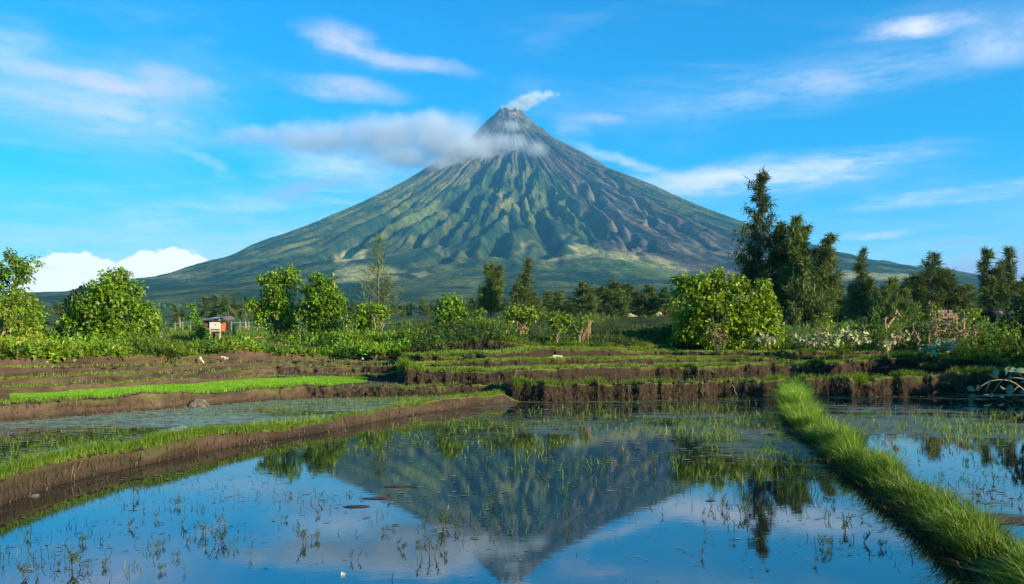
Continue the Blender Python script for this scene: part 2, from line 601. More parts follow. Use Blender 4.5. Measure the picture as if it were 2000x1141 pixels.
def gz(X, D):
    """ground height under world points"""
    X = np.atleast_1d(np.asarray(X, float))
    D = np.atleast_1d(np.asarray(D, float))
    px = 1000 + F * X / D
    c = colsample(px)
    out = np.empty(len(X))
    for a in range(len(X)):
        out[a] = np.interp(D[a], c[a, :, 0], c[a, :, 1])
    return out + gnoise(X, D)


def gnoise(X, D):
    px = 1000 + F * X / D
    e = np.interp(px, KX, KC[:, iF + 1, 0])
    a = ss(2, 14, D - e)
    mid = 1 + 1.2 * ss(760, 900, px) * ss(1420, 1300, px)
    hump = 0
    for (bx, bd, bw, bh) in ((1190, 43, 2.6, .55), (1285, 45, 2.2, .38), (950, 41, 2.4, .5), (880, 42, 2, .35), (1345, 44, 2.2, .5), (1090, 52, 3, .4), (690, 41, 2.6, .45), (600, 42, 2.4, .4), (480, 38, 2.4, .35), (1250, 70, 6, .7), (1050, 74, 6, .6), (1140, 58, 4, .5)):
        hump = hump + bh * np.exp(-(((X - (bx - 1000) / F * bd) / bw) ** 2 + ((D - bd) / (bw * .8)) ** 2))
    return hump + a * (0.16 * mid * fbm(X * .22, D * .22, 3, 21) * np.clip(60 / D, 0, 1) * 2.2 + 0.05 * fbm(X * 1.1, D * 1.1, 2, 22) * (D < 90))


def edge_noise(px, D, k):
    X = (px - 1000) / F * D
    return 0.17 * vn(X * 1.1, X * 0 + k * 7.7, k) + 0.10 * vn(X * 4.0, X * 0 + k, k + 5) + 0.035 * vn(X * 11, X * 0 + k, k + 9)


def edge_z(px, D, k):
    X = (px - 1000) / F * D
    return 0.035 * vn(X * 1.3, X * 0 + k * 3.1, k + 40) + 0.022 * vn(X * 5.0, X * 0 + k, k + 45) + 0.008 * vn(X * 14, X * 0 + k, k + 49)


def terraces():
    pxs = np.concatenate([np.linspace(-1500, -120, 60, endpoint=False), np.linspace(-120, 2120, 1150, endpoint=False), np.linspace(2120, 3800, 60)])
    c = colsample(pxs)
    # uneven edges
    for k, i in enumerate((2, iB, iC, iD, iE, iF)):
        e = edge_noise(pxs, c[:, i, 0], k)
        for j in (i, i + 1):
            c[:, j, 0] += e
        e2 = edge_z(pxs, c[:, i, 0], k)
        h = np.abs(c[:, i + 1, 1] - c[:, i, 1])
        c[:, i + 1, 1] += e2 * np.clip(h / .15, 0, 1.4)
        # slumped notches in the banks
        X = (pxs - 1000) / F * c[:, i, 0]
        nt_ = np.clip(vn(X * 0.55, X * 0 + k * 5.3, k + 80) * 3 - 2.1, 0, 1) * np.clip(h / .2, 0, 1)
        c[:, i + 1, 1] -= nt_ * h * .45
        c[:, i + 1, 0] += nt_ * .25
    for q in range(1, NPT):
        c[:, q, 0] = np.maximum(c[:, q, 0], c[:, q - 1, 0] + .01)
    global TPX, TC
    TPX, TC = pxs, c.copy()
    rows_D, rows_z, rows_c = [], [], []
    for (s_, n_, kd) in SEG:
        for t in np.linspace(0, 1, n_, endpoint=False):
            D = c[:, s_, 0] * (1 - t) + c[:, s_ + 1, 0] * t
            z = c[:, s_, 1] * (1 - t) + c[:, s_ + 1, 1] * t
            X = (pxs - 1000) / F * D
            h = c[:, s_ + 1, 1] - c[:, s_, 1]
            if kd == 'r':
                amp = np.clip(h / .3, 0, 1) * math.sin(math.pi * min(1, t * .9 + .1))
                D = D + amp * (0.11 * fbm(X * 3.2, z * 6 + s_ * 3, 3, s_) + 0.05 * vn(X * 12, z * 14 + s_, s_ + 3))
                cc = SOIL * (1 + 0.28 * fbm(X * 1.3, z * 3 + s_, 3, s_))[:, None] * (0.86 + .2 * vn(X * 14, z * 12, s_) + .12 * vn(X * 5, z * 16, s_ + 1))[:, None]
                if s_ == 2:
                    cc = cc * .68
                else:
                    dk = (ss(600, 800, pxs) * .88)[:, None]  # right banks: darker wet soil, with the deep shade on them painted in
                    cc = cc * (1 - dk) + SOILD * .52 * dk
                gm = ss(.25, .9, fbm(X * 1.4, z * 4 + s_, 4, 60 + s_) + (t - .7) * 1.4)[:, None] * (.5 if s_ == 2 else 1)
                cc = cc * (1 - gm * .55) + TURFY * .7 * gm * .55
                small = np.clip(1 - h / .05, 0, 1)[:, None]
                cc = cc * (1 - small) + TURF * small
                wet = ss(.12, .0, z - c[:, s_, 1])[:, None] * (1.0 if s_ in (2, iB) else .35)
                cc = cc * (1 - .55 * wet)
            elif kd == 't':
                z = z + 0.012 * fbm(X * 2, D * 2, 3, 4)
                gm = (ss(-.5, .25, fbm(X * .8, D * 1.2, 3, 31)) * (.35 + .65 * ss(700, 800, pxs)))[:, None]
                cc = SOILD * (1 - gm) * 1.2 + (TURFY * .8) * gm
            elif kd == 'w':
                cc = MUD * np.ones((len(pxs), 1))
            else:
                z = z + gnoise(X, D)
                z = z + np.where(D > 180, D * 0.0012 * fbm(X * .01, D * .01, 3, 23), 0)
                gm = fbm(X * .12, D * .12, 4, 25)[:, None]
                cc = TURF * (0.75 + .3 * gm) * (1 - .5 * ss(760, 860, pxs) * ss(1420, 1330, pxs) * ss(100, 70, D))[:, None] + np.array((.04, .02, 0)) * ss(.0, .9, gm)  # middle slope darkened to paint in the shade of its trees
                cc = np.where((D > 170)[:, None], np.array((0.045, 0.075, 0.025)) * (1 + .45 * fbm(X * .03, D * .012, 4, 27))[:, None], cc)
                bare = ss(.35, .8, fbm(X * .3, D * .5, 3, 77))[:, None] * (D < 60)[:, None]
                cc = cc * (1 - bare) + SOIL * bare
            rows_D.append(D)
            rows_z.append(z)
            rows_c.append(cc)
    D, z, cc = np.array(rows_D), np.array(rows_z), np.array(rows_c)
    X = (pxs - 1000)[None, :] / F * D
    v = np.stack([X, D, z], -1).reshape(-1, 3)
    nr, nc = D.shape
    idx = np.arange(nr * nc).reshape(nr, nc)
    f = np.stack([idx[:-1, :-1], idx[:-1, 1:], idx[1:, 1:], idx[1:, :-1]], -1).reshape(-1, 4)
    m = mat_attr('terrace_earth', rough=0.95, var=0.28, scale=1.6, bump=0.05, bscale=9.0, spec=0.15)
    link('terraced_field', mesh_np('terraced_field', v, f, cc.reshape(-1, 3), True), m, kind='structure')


terraces()

# broad ground below and around everything
v, f = [], []
m_ground = mat_plain('ground', (0.07, 0.09, 0.03), 0.95, 0.3, 0.05, 0)
n = 64
ring = [(math.cos(a) * 24000, 6000 + math.sin(a) * 24000, -0.9) for a in np.linspace(0, 2 * math.pi, n, endpoint=False)]
vv = np.array([(0, 6000, -0.9)] + ring)
ff = np.array([(0, i + 1, (i + 1) % n + 1) for i in range(n)])
link('ground', mesh_np('ground', vv, ff), m_ground, kind='structure')


# ------------------------------------------------------------------ water
def water_mat(name, film, lo, hi, seed, filmcol=(0.11, 0.12, 0.035), filmcol2=(0.055, 0.05, 0.03), shore=None):
    m = bpy.data.materials.new(name)
    m.use_nodes = True
    g = NB(m.node_tree)
    tc = g.n('ShaderNodeTexCoord').outputs['Object']
    sp = g.n('ShaderNodeSeparateXYZ')
    g.l(tc, sp.inputs[0])
    nz = g.noise(g.mapping(tc, scale=(0.55, 1.1, 1), loc=(seed, seed, 0)), 1.3, 8, 0.68)
    nf = g.noise(g.mapping(tc, scale=(3.0, 6.0, 1), loc=(seed, 0, 0)), 1.6, 6, 0.7)
    tot = g.math('ADD', g.math('MULTIPLY', nz, 0.6), g.math('MULTIPLY', nf, 0.4))
    if shore is not None:
        at = g.n('ShaderNodeAttribute', attribute_name='Col').outputs['Color']
        s2 = g.n('ShaderNodeSeparateXYZ')
        g.l(at, s2.inputs[0])
        tot = g.math('ADD', tot, g.math('MULTIPLY', s2.outputs[0], shore))
    fm = g.rng(tot, lo, hi, 0.0, film)
    cn = g.noise(g.mapping(tc, scale=(1.4, 3.0, 1)), 2.1, 6, 0.7)
    fcol = g.mix(g.rng(cn, 0.35, 0.62), filmcol2 + (1,), filmcol + (1,))
    w = g.n('ShaderNodeBsdfPrincipled')
    w.inputs['Base Color'].default_value = WATER_COL
    w.inputs['Roughness'].default_value = 0.015
    w.inputs['IOR'].default_value = WATER_IOR
    b = g.n('ShaderNodeBump')
    b.inputs['Distance'].default_value = 0.00035
    rip = g.noise(g.mapping(tc, scale=(1.0, 2.6, 1)), 3.4, 3, 0.55)
    g.l(rip, b.inputs['Height'])
    g.l(b.outputs[0], w.inputs['Normal'])
    fl = g.n('ShaderNodeBsdfPrincipled')
    g.l(fcol, fl.inputs['Base Color'])
    fl.inputs['Roughness'].default_value = 0.45
    fl.inputs['Specular IOR Level'].default_value = 0.5
    b2 = g.n('ShaderNodeBump')
    b2.inputs['Distance'].default_value = 0.02
    g.l(nf, b2.inputs['Height'])
    g.l(b2.outputs[0], fl.inputs['Normal'])
    mx = g.n('ShaderNodeMixShader')
    g.l(fm, mx.inputs[0])
    g.l(w.outputs[0], mx.inputs[1])
    g.l(fl.outputs[0], mx.inputs[2])
    out = g.n('ShaderNodeOutputMaterial')
    g.l(mx.outputs[0], out.inputs['Surface'])
    return m


WATER_IOR = 3.3
WATER_COL = (0.004, 0.008, 0.010, 1)


def strip_water(name, i0, off0, i1, off1, z, x0, x1, mat, nr=24, nc=160, clear=()):
    pxs = np.linspace(x0, x1, nc)
    c = colsample(pxs)
    t = np.linspace(0, 1, nr)[:, None]
    D = (c[:, i0, 0] + off0)[None] * (1 - t) + (c[:, i1, 0] + off1)[None] * t
    X = (pxs - 1000)[None] / F * D
    v = np.stack([X, D, np.full_like(X, z)], -1).reshape(-1, 3)
    nr_, nc_ = D.shape
    idx = np.arange(nr_ * nc_).reshape(nr_, nc_)
    f = np.stack([idx[:-1, :-1], idx[:-1, 1:], idx[1:, 1:], idx[1:, :-1]], -1).reshape(-1, 4)
    sh = np.repeat(np.abs(t * 2 - 1) ** 6, nc_, 1)
    PX, PY = 1000 + F * X / D, HY + F * (CAMZ - z) / D
    for (cx, cy, rx, ry, a) in clear:
        sh = sh - a * np.exp(-(((PX - cx) / rx) ** 2 + ((PY - cy) / ry) ** 2))
    sh = sh.reshape(-1, 1) * np.ones((1, 3))
    link(name, mesh_np(name, v, f, sh), mat, kind='structure')


def front_water():
    pxs = np.concatenate([np.linspace(-1500, -100, 30, endpoint=False), np.linspace(-100, 2100, 260), np.linspace(2110, 3800, 30)])
    c = colsample(pxs)
    edge = np.where(pxs < 1000, c[:, 2, 0], c[:, iB, 0]) 
    ks = (pxs > 985) & (pxs < 1060)
    t = np.concatenate([np.linspace(0, .8, 40, endpoint=False), np.linspace(.8, 1, 60)])[:, None]
    D0 = 1.2
    D = D0 * (1 - t) + (edge + .12)[None] * t
    X = (pxs - 1000)[None] / F * D
    dist = (edge + .12)[None] - D
    # how close to the bank, and weedier patches where the photograph has them
    def patch(x, y, rx, ry):
        Dp = 2667.2 / (y - 675)
        Xp = (x - 1000) / F * Dp
        return np.exp(-(((X - Xp) / (rx / F * Dp)) ** 2 + ((D - Dp) / (ry / F * Dp * Dp / 1.6)) ** 2))
    s = np.exp(-dist / .9) * .9
    s = np.maximum(s, np.exp(-dist / 3.5) * .55)
    s = s * (1 - .8 * ss(960, 820, pxs))[None]
    for a in ((1430, 850, 130, 60, .8), (1100, 830, 300, 40, .5), (1800, 830, 300, 34, .85), (900, 850, 120, 30, .3), (1950, 1010, 80, 60, .45), (1350, 815, 250, 20, .6), (1700, 800, 300, 14, .6)):
        s = np.maximum(s, a[4] * patch(*a[:4]))
    col = np.repeat(s.reshape(-1, 1), 3, 1)
    # flat run to behind the camera
    v = np.stack([X, D, np.zeros_like(X)], -1).reshape(-1, 3)
    nr_, nc_ = D.shape
    idx = np.arange(nr_ * nc_).reshape(nr_, nc_)
    f = np.stack([idx[:-1, :-1], idx[:-1, 1:], idx[1:, 1:], idx[1:, :-1]], -1).reshape(-1, 4)
    link('pond_water', mesh_np('pond_water', v, f, col), water_mat('pond_water', 0.92, 0.60, 0.72, 3.0, shore=0.30), kind='structure')


front_water()
strip_water('upper_pond_water', 3, .25, iB, .1, WZ2, -700, 985,
            water_mat('upper_pond_water', 0.93, 0.36, 0.53, 9.0, filmcol=(0.27, 0.30, 0.14), filmcol2=(0.10, 0.12, 0.06), shore=0.2), 60, 260, clear=((110, 875, 120, 30, 2.2), (330, 846, 130, 9, 1.2), (20, 905, 80, 20, 1.2), (600, 806, 110, 6, .9), (850, 784, 120, 6, .5)))
strip_water('terrace_pond_water', iB + 1, .3, iC, .1, WZ3, 860, 2040,
            water_mat('terrace_pond_water', 0.8, 0.52, 0.75, 5.0, shore=0.2), 10, 120)

# ------------------------------------------------------------------ volcano
VD = 8640.0
VX = (997 - 1000) / F * VD
RR = [0, 50, 105, 250, 450, 880, 1036, 1554, 2072, 2590, 3211, 3886, 4610, 5300, 6500, 7600, 9000]
Z_R = [2340, 2350, 2368, 2236, 2065, 1793, 1680, 1427, 1162, 926, 700, 516, 363, 231, 121, 20, -80]
Z_L = [2340, 2350, 2386, 2247, 2035, 1732, 1586, 1321, 1047, 769, 461, 165, -78, -252, -343, -349, -349]
Z_F = [2340, 2348, 2380, 2250, 2095, 1830, 1745, 1440, 1190, 975, 770, 555, 400, 262, 112, 22, -80]
GUL = [  # polylines in the picture's px, width m, depth m
    ([(1002, 285), (985, 320), (965, 352), (945, 372), (930, 400), (905, 425), (876, 447), (848, 480)], 34, 95),
    ([(948, 312), (935, 335), (921, 358), (900, 388), (878, 415), (845, 445), (817, 464), (808, 478)], 30, 70),
    ([(1045, 325), (1039, 345), (1030, 375), (1005, 405), (961, 437), (935, 458)], 32, 85),
    ([(901, 395), (880, 420), (850, 440), (820, 462)], 30, 40),
    ([(778, 428), (730, 452), (685, 482), (640, 515)], 50, 70),
    ([(835, 360), (790, 392), (740, 425), (680, 452), (620, 480)], 40, 45),
    ([(930, 355), (900, 380), (850, 415), (800, 440), (740, 470)], 36, 40),
    ([(1063, 350), (1071, 379), (1079, 410), (1105, 429), (1126, 450)], 30, 75),
    ([(1092, 371), (1084, 389), (1078, 405)], 28, 50),
    ([(1126, 353), (1138, 375), (1150, 392), (1158, 410)], 30, 60),
    ([(1137, 410), (1158, 437), (1171, 458), (1190, 478)], 36, 85),
    ([(1148, 352), (1160, 368), (1168, 405), (1200, 434), (1237, 458), (1266, 466), (1297, 479)], 30, 60),
    ([(1120, 300), (1166, 342), (1210, 374), (1263, 408), (1302, 437), (1342, 458), (1379, 484), (1421, 497)], 30, 50),
    ([(1100, 285), (1170, 330), (1240, 372), (1320, 415), (1400, 452), (1480, 480)], 40, 35),
    ([(1010, 430), (990, 450), (975, 480), (960, 505)], 50, 45),
    ([(1050, 425), (1065, 455), (1060, 480)], 50, 45),
    ([(1090, 450), (1085, 480), (1040, 505)], 50, 45),
    ([(1200, 440), (1195, 460), (1180, 475)], 26, 45), ([(1235, 465), (1215, 490)], 26, 40), ([(1270, 478), (1255, 500)], 26, 35),
    ([(880, 480), (860, 500), (845, 520)], 46, 40), ([(920, 480), (930, 505)], 46, 35),
    ([(1000, 395), (985, 425), (960, 440)], 26, 30), ([(1010, 340), (1003, 370), (985, 395)], 24, 35), ([(975, 345), (968, 380), (955, 410)], 24, 35),
    ([(1060, 400), (1050, 430), (1062, 450)], 28, 35), ([(1102, 380), (1120, 410), (1140, 450), (1160, 480)], 26, 35),
    ([(1190, 350), (1240, 392), (1290, 428)], 24, 35), ([(1230, 385), (1262, 420), (1275, 450), (1310, 470)], 22, 40), ([(1330, 440), (1360, 475), (1400, 495)], 24, 35),
]


def vprofile(r, th):
    """th: angle round the summit, 0 = towards the camera, +90deg = right"""
    wF = np.clip(np.cos(th), -1, 1)
    side = np.where(np.sin(th) > 0, np.interp(r, RR, Z_R), np.interp(r, RR, Z_L))
    fr = np.interp(r, RR, Z_F)
    w = ss(0.6, 0.995, wF)
    return side * (1 - w) + fr * w


def v_hit(x, y):
    """where the ray through px (x,y) meets the smooth cone, in world X,Y"""
    D = np.linspace(1500, 9200, 1600)
    X = (x - 1000) / F * D
    z = CAMZ + (HY - y) / F * D
    r = np.hypot(X - VX, D - VD)
    th = np.arctan2(X - VX, VD - D)
    h = vprofile(r, th)
    k = np.argmax(z < h)
    return X[k], D[k]


def in_poly(px, py, poly):
    poly = np.asarray(poly, float)
    ins = np.zeros(px.shape, bool)
    j = len(poly) - 1
    for i in range(len(poly)):
        xi, yi = poly[i]
        xj, yj = poly[j]
        c = ((yi > py) != (yj > py)) & (px < (xj - xi) * (py - yi) / (yj - yi + 1e-9) + xi)
        ins ^= c
        j = i
    return ins


def poly_soft(px, py, poly, soft):
    """soft polygon mask"""
    d = np.full(px.shape, 1e9)
    P_ = np.asarray(poly, float)
    for i in range(len(P_)):
        a, b = P_[i], P_[(i + 1) % len(P_)]
        ab = b - a
        t = np.clip(((px - a[0]) * ab[0] + (py - a[1]) * ab[1]) / (ab @ ab + 1e-9), 0, 1)
        d = np.minimum(d, np.hypot(px - a[0] - t * ab[0], py - a[1] - t * ab[1]))
    s = np.where(in_poly(px, py, poly), 1, -1) * d
    return ss(-soft, soft, s)


def volcano():
    th = np.concatenate([np.linspace(-1.85, 1.85, 1150), np.linspace(1.9, 2 * math.pi - 1.9, 90)])
    r = np.concatenate([np.linspace(1, 260, 30, endpoint=False), np.linspace(260, 3300, 210, endpoint=False), np.linspace(3300, 9000, 170)])
    R, T = np.meshgrid(r, th, indexing='ij')
    X = VX + R * np.sin(T)
    Y = VD - R * np.cos(T)
    # wandering ridges: angle noise grows with distance, branching towards the foot
    warp = 0.035 * fbm(T * 2.5, np.log(R + 200) * 1.6, 2, 11) + .006 * fbm(T * 22, np.log(R + 200) * 12, 3, 12)
    T2 = T + warp
    lr = np.log(R + 300)
    def ridged(f, k, rr):
        # sharp-bottomed gullies between rounded spurs
        return np.sqrt(np.abs(vn(T2 * f + 50, rr, k)) + .004) * 2.2 - .75
    env = ss(150, 700, R) * ss(6200, 2600, R)
    a1 = ridged(5.5, 1, lr * .3) * 22 * ss(500, 1800, R)
    a2 = ridged(13, 2, lr * .5) * 22
    a3 = ridged(33, 3, lr * .9) * 22 * ss(300, 900, R) 
    a4 = ridged(80, 4, lr * 1.5) * 15 * ss(700, 1500, R)
    a5 = ridged(170, 5, lr * 3) * 9 * ss(1500, 2500, R)
    lump = fbm(X * .0035, Y * .0035, 4, 8) * (5 + 15 * ss(2600, 4200, R)) * ss(900, 2600, R) * ss(7600, 4200, R)
    off = .33 * (32 * ss(500, 1800, R) + 26 * ss(150, 700, R) + 16 * ss(300, 900, R) + 10 * ss(700, 1500, R) + 6 * ss(1500, 2500, R))
    Z = vprofile(R, T) + env * (a1 * .8 + a2 * ss(150, 700, R) + a3 + a4 + a5 - off) + lump
    # traced main gullies, carved into the cone, with levees
    H = np.zeros_like(Z)
    G = np.zeros_like(Z)
    wx = X + 26 * fbm(X * .006, Y * .006, 3, 91)
    wy = Y + 26 * fbm(X * .006 + 9, Y * .006, 3, 92)
    for (pl, w, dp) in GUL:
        q = np.array([v_hit(*p) for p in pl])
        m_ = (X > q[:, 0].min() - 400) & (X < q[:, 0].max() + 400) & (Y > q[:, 1].min() - 400) & (Y < q[:, 1].max() + 400) & (T > -1.85) & (T < 1.85)
        xx, yy = wx[m_], wy[m_]
        best = np.full(xx.shape, 1e9)
        tt = np.zeros(xx.shape)
        for i in range(len(q) - 1):
            ab = q[i + 1] - q[i]
            t = np.clip(((xx - q[i][0]) * ab[0] + (yy - q[i][1]) * ab[1]) / (ab @ ab + 1e-6), 0, 1)
            d = np.hypot(xx - q[i][0] - t * ab[0], yy - q[i][1] - t * ab[1])
            tt = np.where(d < best, (i + t) / (len(q) - 1), tt)
            best = np.minimum(best, d)
        prof = np.exp(-(best / w) ** 2)
        tap = ss(0, .15, tt) * (1 - .6 * ss(.8, 1, tt)) * .999
        lev = np.exp(-((best - 2.0 * w) / (w * .9)) ** 2) * .16
        H[m_] += 1.6 * dp * (lev - prof) * tap
        G[m_] = np.maximum(G[m_], prof * tap)
    Z = Z + H
    Z = np.where(R > 6000, Z * 1.0, Z)
    # crater rim notch
    Z = Z - 14 * np.exp(-((T - 0.25) / .3) ** 2) * ss(200, 100, R)
    Z = Z + np.where(R < 420, 14 * fbm(X * .03, Y * .03, 3, 61), 0)
    # colours of what grows or lies there
    px = 1000 + F * X / Y
    py = HY - F * (Z - CAMZ) / Y
    pxn = px + 9 * fbm(X * .004, Y * .004, 3, 71)
    pyn = py + 5 * fbm(X * .004, Y * .004, 3, 72)
    n1 = fbm(X * .006, Y * .006, 4, 73)
    n2 = fbm(T2 * 60, lr * 5, 3, 74)
    n3 = fbm(X * .03, Y * .03, 3, 75)
    forest = np.array((0.022, 0.052, 0.026))
    grassy = np.array((0.175, 0.175, 0.042))
    lava = np.array((0.150, 0.112, 0.085))
    lavad = np.array((0.055, 0.045, 0.048))
    tan = np.array((0.50, 0.42, 0.15))
    hgt = ss(500, 1300, Z)[..., None]
    gm = np.clip(0.40 * n1 + .35 * n2 + .15 + .25 * hgt[..., 0], 0, 1)[..., None]
    # bush grows in the gullies, grass on the spurs
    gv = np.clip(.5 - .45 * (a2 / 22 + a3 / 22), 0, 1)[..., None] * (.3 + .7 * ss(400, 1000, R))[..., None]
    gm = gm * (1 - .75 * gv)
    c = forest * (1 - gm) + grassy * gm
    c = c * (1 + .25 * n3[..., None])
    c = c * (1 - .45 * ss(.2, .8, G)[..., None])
    # rocky upper cone and the right-hand lava field
    up = ss(1200, 1750, Z + 190 * n2 + 120 * n1)
    poly = [(1035, 215), (1035, 300), (1075, 335), (1118, 372), (1138, 430), (1165, 455), (1175, 480), (1205, 500), (1285, 525), (1440, 545), (1620, 555), (1620, 520), (1500, 500), (1425, 462), (1330, 418), (1250, 380), (1170, 322), (1090, 262)]
    lv = np.maximum(up * .85, poly_soft(pxn, pyn, poly, 9))
    lv = np.clip(lv * (0.78 + .3 * n2), 0, 1)[..., None]
    lm = ss(-.5, .7, n2 + .5 * n3)[..., None]
    lc = lavad * (1 - lm) + lava * lm
    redd = ss(.25, .9, fbm(X * .002, Y * .002, 2, 78))[..., None]
    lc = lc * (1 + np.array((.35, .0, -.1)) * redd)
    c = c * (1 - lv) + lc * lv
    # pale run-out streaks inside the lava field
    for pl, w in (([(1160, 350), (1172, 372), (1180, 400), (1205, 428), (1240, 448)], 6), ([(1195, 372), (1240, 400), (1275, 425)], 5), ([(1298, 430), (1320, 462), (1350, 478), (1378, 490)], 7), ([(1400, 495), (1450, 500), (1480, 502)], 5),
                  ([(1350, 480), (1348, 495), (1372, 500)], 7), ([(980, 430), (985, 400), (975, 385)], 5), ([(878, 428), (868, 440)], 4), ([(870, 470), (858, 490), (880, 500), (908, 511)], 3.2), ([(845, 468), (815, 478), (840, 470)], 3), ([(1185, 372), (1215, 410), (1280, 440)], 3)):
        d = np.full(px.shape, 1e9)
        for i in range(len(pl) - 1):
            a = np.array(pl[i], float)
            ab = np.array(pl[i + 1], float) - a
            t = np.clip(((pxn - a[0]) * ab[0] + (pyn - a[1]) * ab[1]) / (ab @ ab), 0, 1)
            d = np.minimum(d, np.hypot(pxn - a[0] - t * ab[0], pyn - a[1] - t * ab[1]))
        k = (ss(w * 1.2, w * .3, d) * .75 * (.7 + .3 * n3))[..., None]
        c = c * (1 - k) + np.array((0.27, 0.21, 0.125)) * k
    tans = [[(1100, 462), (1112, 454), (1126, 464), (1124, 474), (1160, 484), (1250, 500), (1300, 512), (1352, 524), (1335, 530), (1270, 524), (1200, 508), (1165, 500), (1130, 502), (1085, 507), (1060, 512), (1090, 502), (1128, 494), (1105, 480)],
            [(652, 524), (690, 514), (740, 518), (790, 524), (785, 530), (740, 535), (790, 548), (700, 549), (645, 550), (680, 540), (655, 536)],
            [(655, 512), (668, 500), (690, 486), (712, 486), (702, 505), (678, 512)],
            [(800, 532), (830, 526), (850, 536), (820, 544)],
            [(1015, 490), (1035, 472), (1047, 474), (1030, 490)],
            [(1600, 536), (1660, 531), (1780, 540), (1850, 552), (1790, 550), (1640, 546)],
            [(1240, 520), (1290, 520), (1350, 535), (1300, 540)],
            [(280, 548), (360, 535), (420, 530), (380, 542)], [(1195, 530), (1215, 533), (1222, 538), (1200, 536)], [(905, 545), (1000, 552), (940, 553)]]
    for i, pl in enumerate(tans):
        k = (poly_soft(pxn, pyn, pl, 3.5) * (.86, .8, .9, .6, .45, .85, .35, .35, .6, .2)[i] * (.8 + .25 * n3))[..., None]
        c = c * (1 - k) + tan * k
    greens = [[(1090, 350), (1110, 380), (1140, 420), (1160, 455), (1175, 470), (1150, 470), (1110, 450), (1085, 400)], [(1130, 505), (1250, 515), (1345, 535), (1150, 535)],
              [(1190, 535), (1340, 540), (1352, 528), (1250, 515)], [(790, 420), (860, 390), (855, 430), (830, 450), (790, 440)], [(1040, 340), (1058, 360), (1070, 410), (1045, 400)]]
    for pl in greens:
        k = (poly_soft(pxn, pyn, pl, 8) * .7 * (.7 + .4 * n3))[..., None]
        c = c * (1 - k) + np.array((0.12, 0.17, 0.045)) * k
    # sulphur-stained crater rocks
    k = (ss(300, 180, R) * ss(-.1, .7, fbm(X * .02, Y * .02, 3, 81)))[..., None]
    k = k * .6
    c = c * (1 - k) + np.array((0.34, 0.24, 0.22)) * k
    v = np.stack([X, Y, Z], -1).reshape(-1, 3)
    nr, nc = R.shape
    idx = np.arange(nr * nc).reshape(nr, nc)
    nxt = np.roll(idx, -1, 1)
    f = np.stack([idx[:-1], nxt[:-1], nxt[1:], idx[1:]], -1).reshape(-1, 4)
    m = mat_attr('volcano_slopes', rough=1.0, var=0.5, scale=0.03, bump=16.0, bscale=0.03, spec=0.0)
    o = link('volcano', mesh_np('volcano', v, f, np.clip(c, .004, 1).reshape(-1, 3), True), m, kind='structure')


volcano()


# ------------------------------------------------------------------ haze, summit cloud, smoke
def haze():
    x0, x1, y0, y1, z0, z1 = -11000, 11000, -300, 16500, -3.0, 2500
    v, f = box(((x0 + x1) / 2, (y0 + y1) / 2, (z0 + z1) / 2), (x1 - x0, y1 - y0, z1 - z0))
    m = bpy.data.materials.new('haze')
    m.use_nodes = True
    g = NB(m.node_tree)
    p = g.n('ShaderNodeVolumePrincipled')
    p.inputs['Color'].default_value = (0.17, 0.60, 1.0, 1)
    p.inputs['Density'].default_value = HAZE
    p.inputs['Anisotropy'].default_value = 0.0
    out = g.n('ShaderNodeOutputMaterial')
    g.l(p.outputs[0], out.inputs['Volume'])
    link('haze', mesh_np('haze', v, f), m, kind='stuff', label='pale blue air haze lying over the plain in front of the volcano', cat='haze')


HAZE = 4.2e-5
haze()


def cloud_volume(name, label, cat, blobs, dens, col, nscale, aniso=0.3, seed=0.0, thresh=(0.42, 0.62), stretch=(1, 1, 1), group=None):
    """blobs: list of (centre xyz, radii xyz, weight); the domain is the box round them"""
    c = np.array([b[0] for b in blobs])
    r = np.array([b[1] for b in blobs])
    lo, hi = (c - r * 1.15).min(0), (c + r * 1.15).max(0)
    mid = (lo + hi) / 2
    # a rounded hull keeps the domain tight
    v, f = box((0, 0, 0), (hi - lo))
    m = bpy.data.materials.new(name)
    m.use_nodes = True
    g = NB(m.node_tree)
    tc = g.n('ShaderNodeTexCoord').outputs['Object']
    nv = g.noise(g.mapping(tc, scale=stretch, loc=(seed, seed, seed)), nscale * .6, 2, 0.5, out=1)
    wv = g.vmath('ADD', tc, g.vmath('SCALE', g.vmath('SUBTRACT', nv, (0.5, 0.5, 0.5)), 0.55 / nscale))
    tot = None
    for (bc, br, w) in blobs:
        q = g.mapping(wv, loc=tuple(np.array(bc) - mid), scale=tuple(br), t='TEXTURE')
        k = g.rng(g.vmath('LENGTH', q, out=1), 1.0, 0.0, 0.0, w, smooth=False)
        tot = k if tot is None else g.math('MAXIMUM', tot, k)
    nz = g.noise(g.mapping(tc, scale=stretch, loc=(seed, 0, 0)), nscale, 5, 0.6)
    d = g.math('ADD', tot, g.math('MULTIPLY', g.math('SUBTRACT', nz, 0.5), 0.9))
    d = g.math('MULTIPLY', g.rng(d, thresh[0], thresh[1], 0.0, dens), g.rng(tot, 0.0, 0.2))
    p = g.n('ShaderNodeVolumePrincipled')
    p.inputs['Color'].default_value = col + (1,)
    p.inputs['Anisotropy'].default_value = aniso
    g.l(d, p.inputs['Density'])
    out = g.n('ShaderNodeOutputMaterial')
    g.l(p.outputs[0], out.inputs['Volume'])
    link(name, mesh_np(name, v, f), m, loc=mid, kind='stuff', label=label, cat=cat)


def CB(x, y, D, rx, ry, dy, w=1.0):
    s = D / F
    return (tuple(P(x, y, D)), (rx * s, dy, ry * s), w)


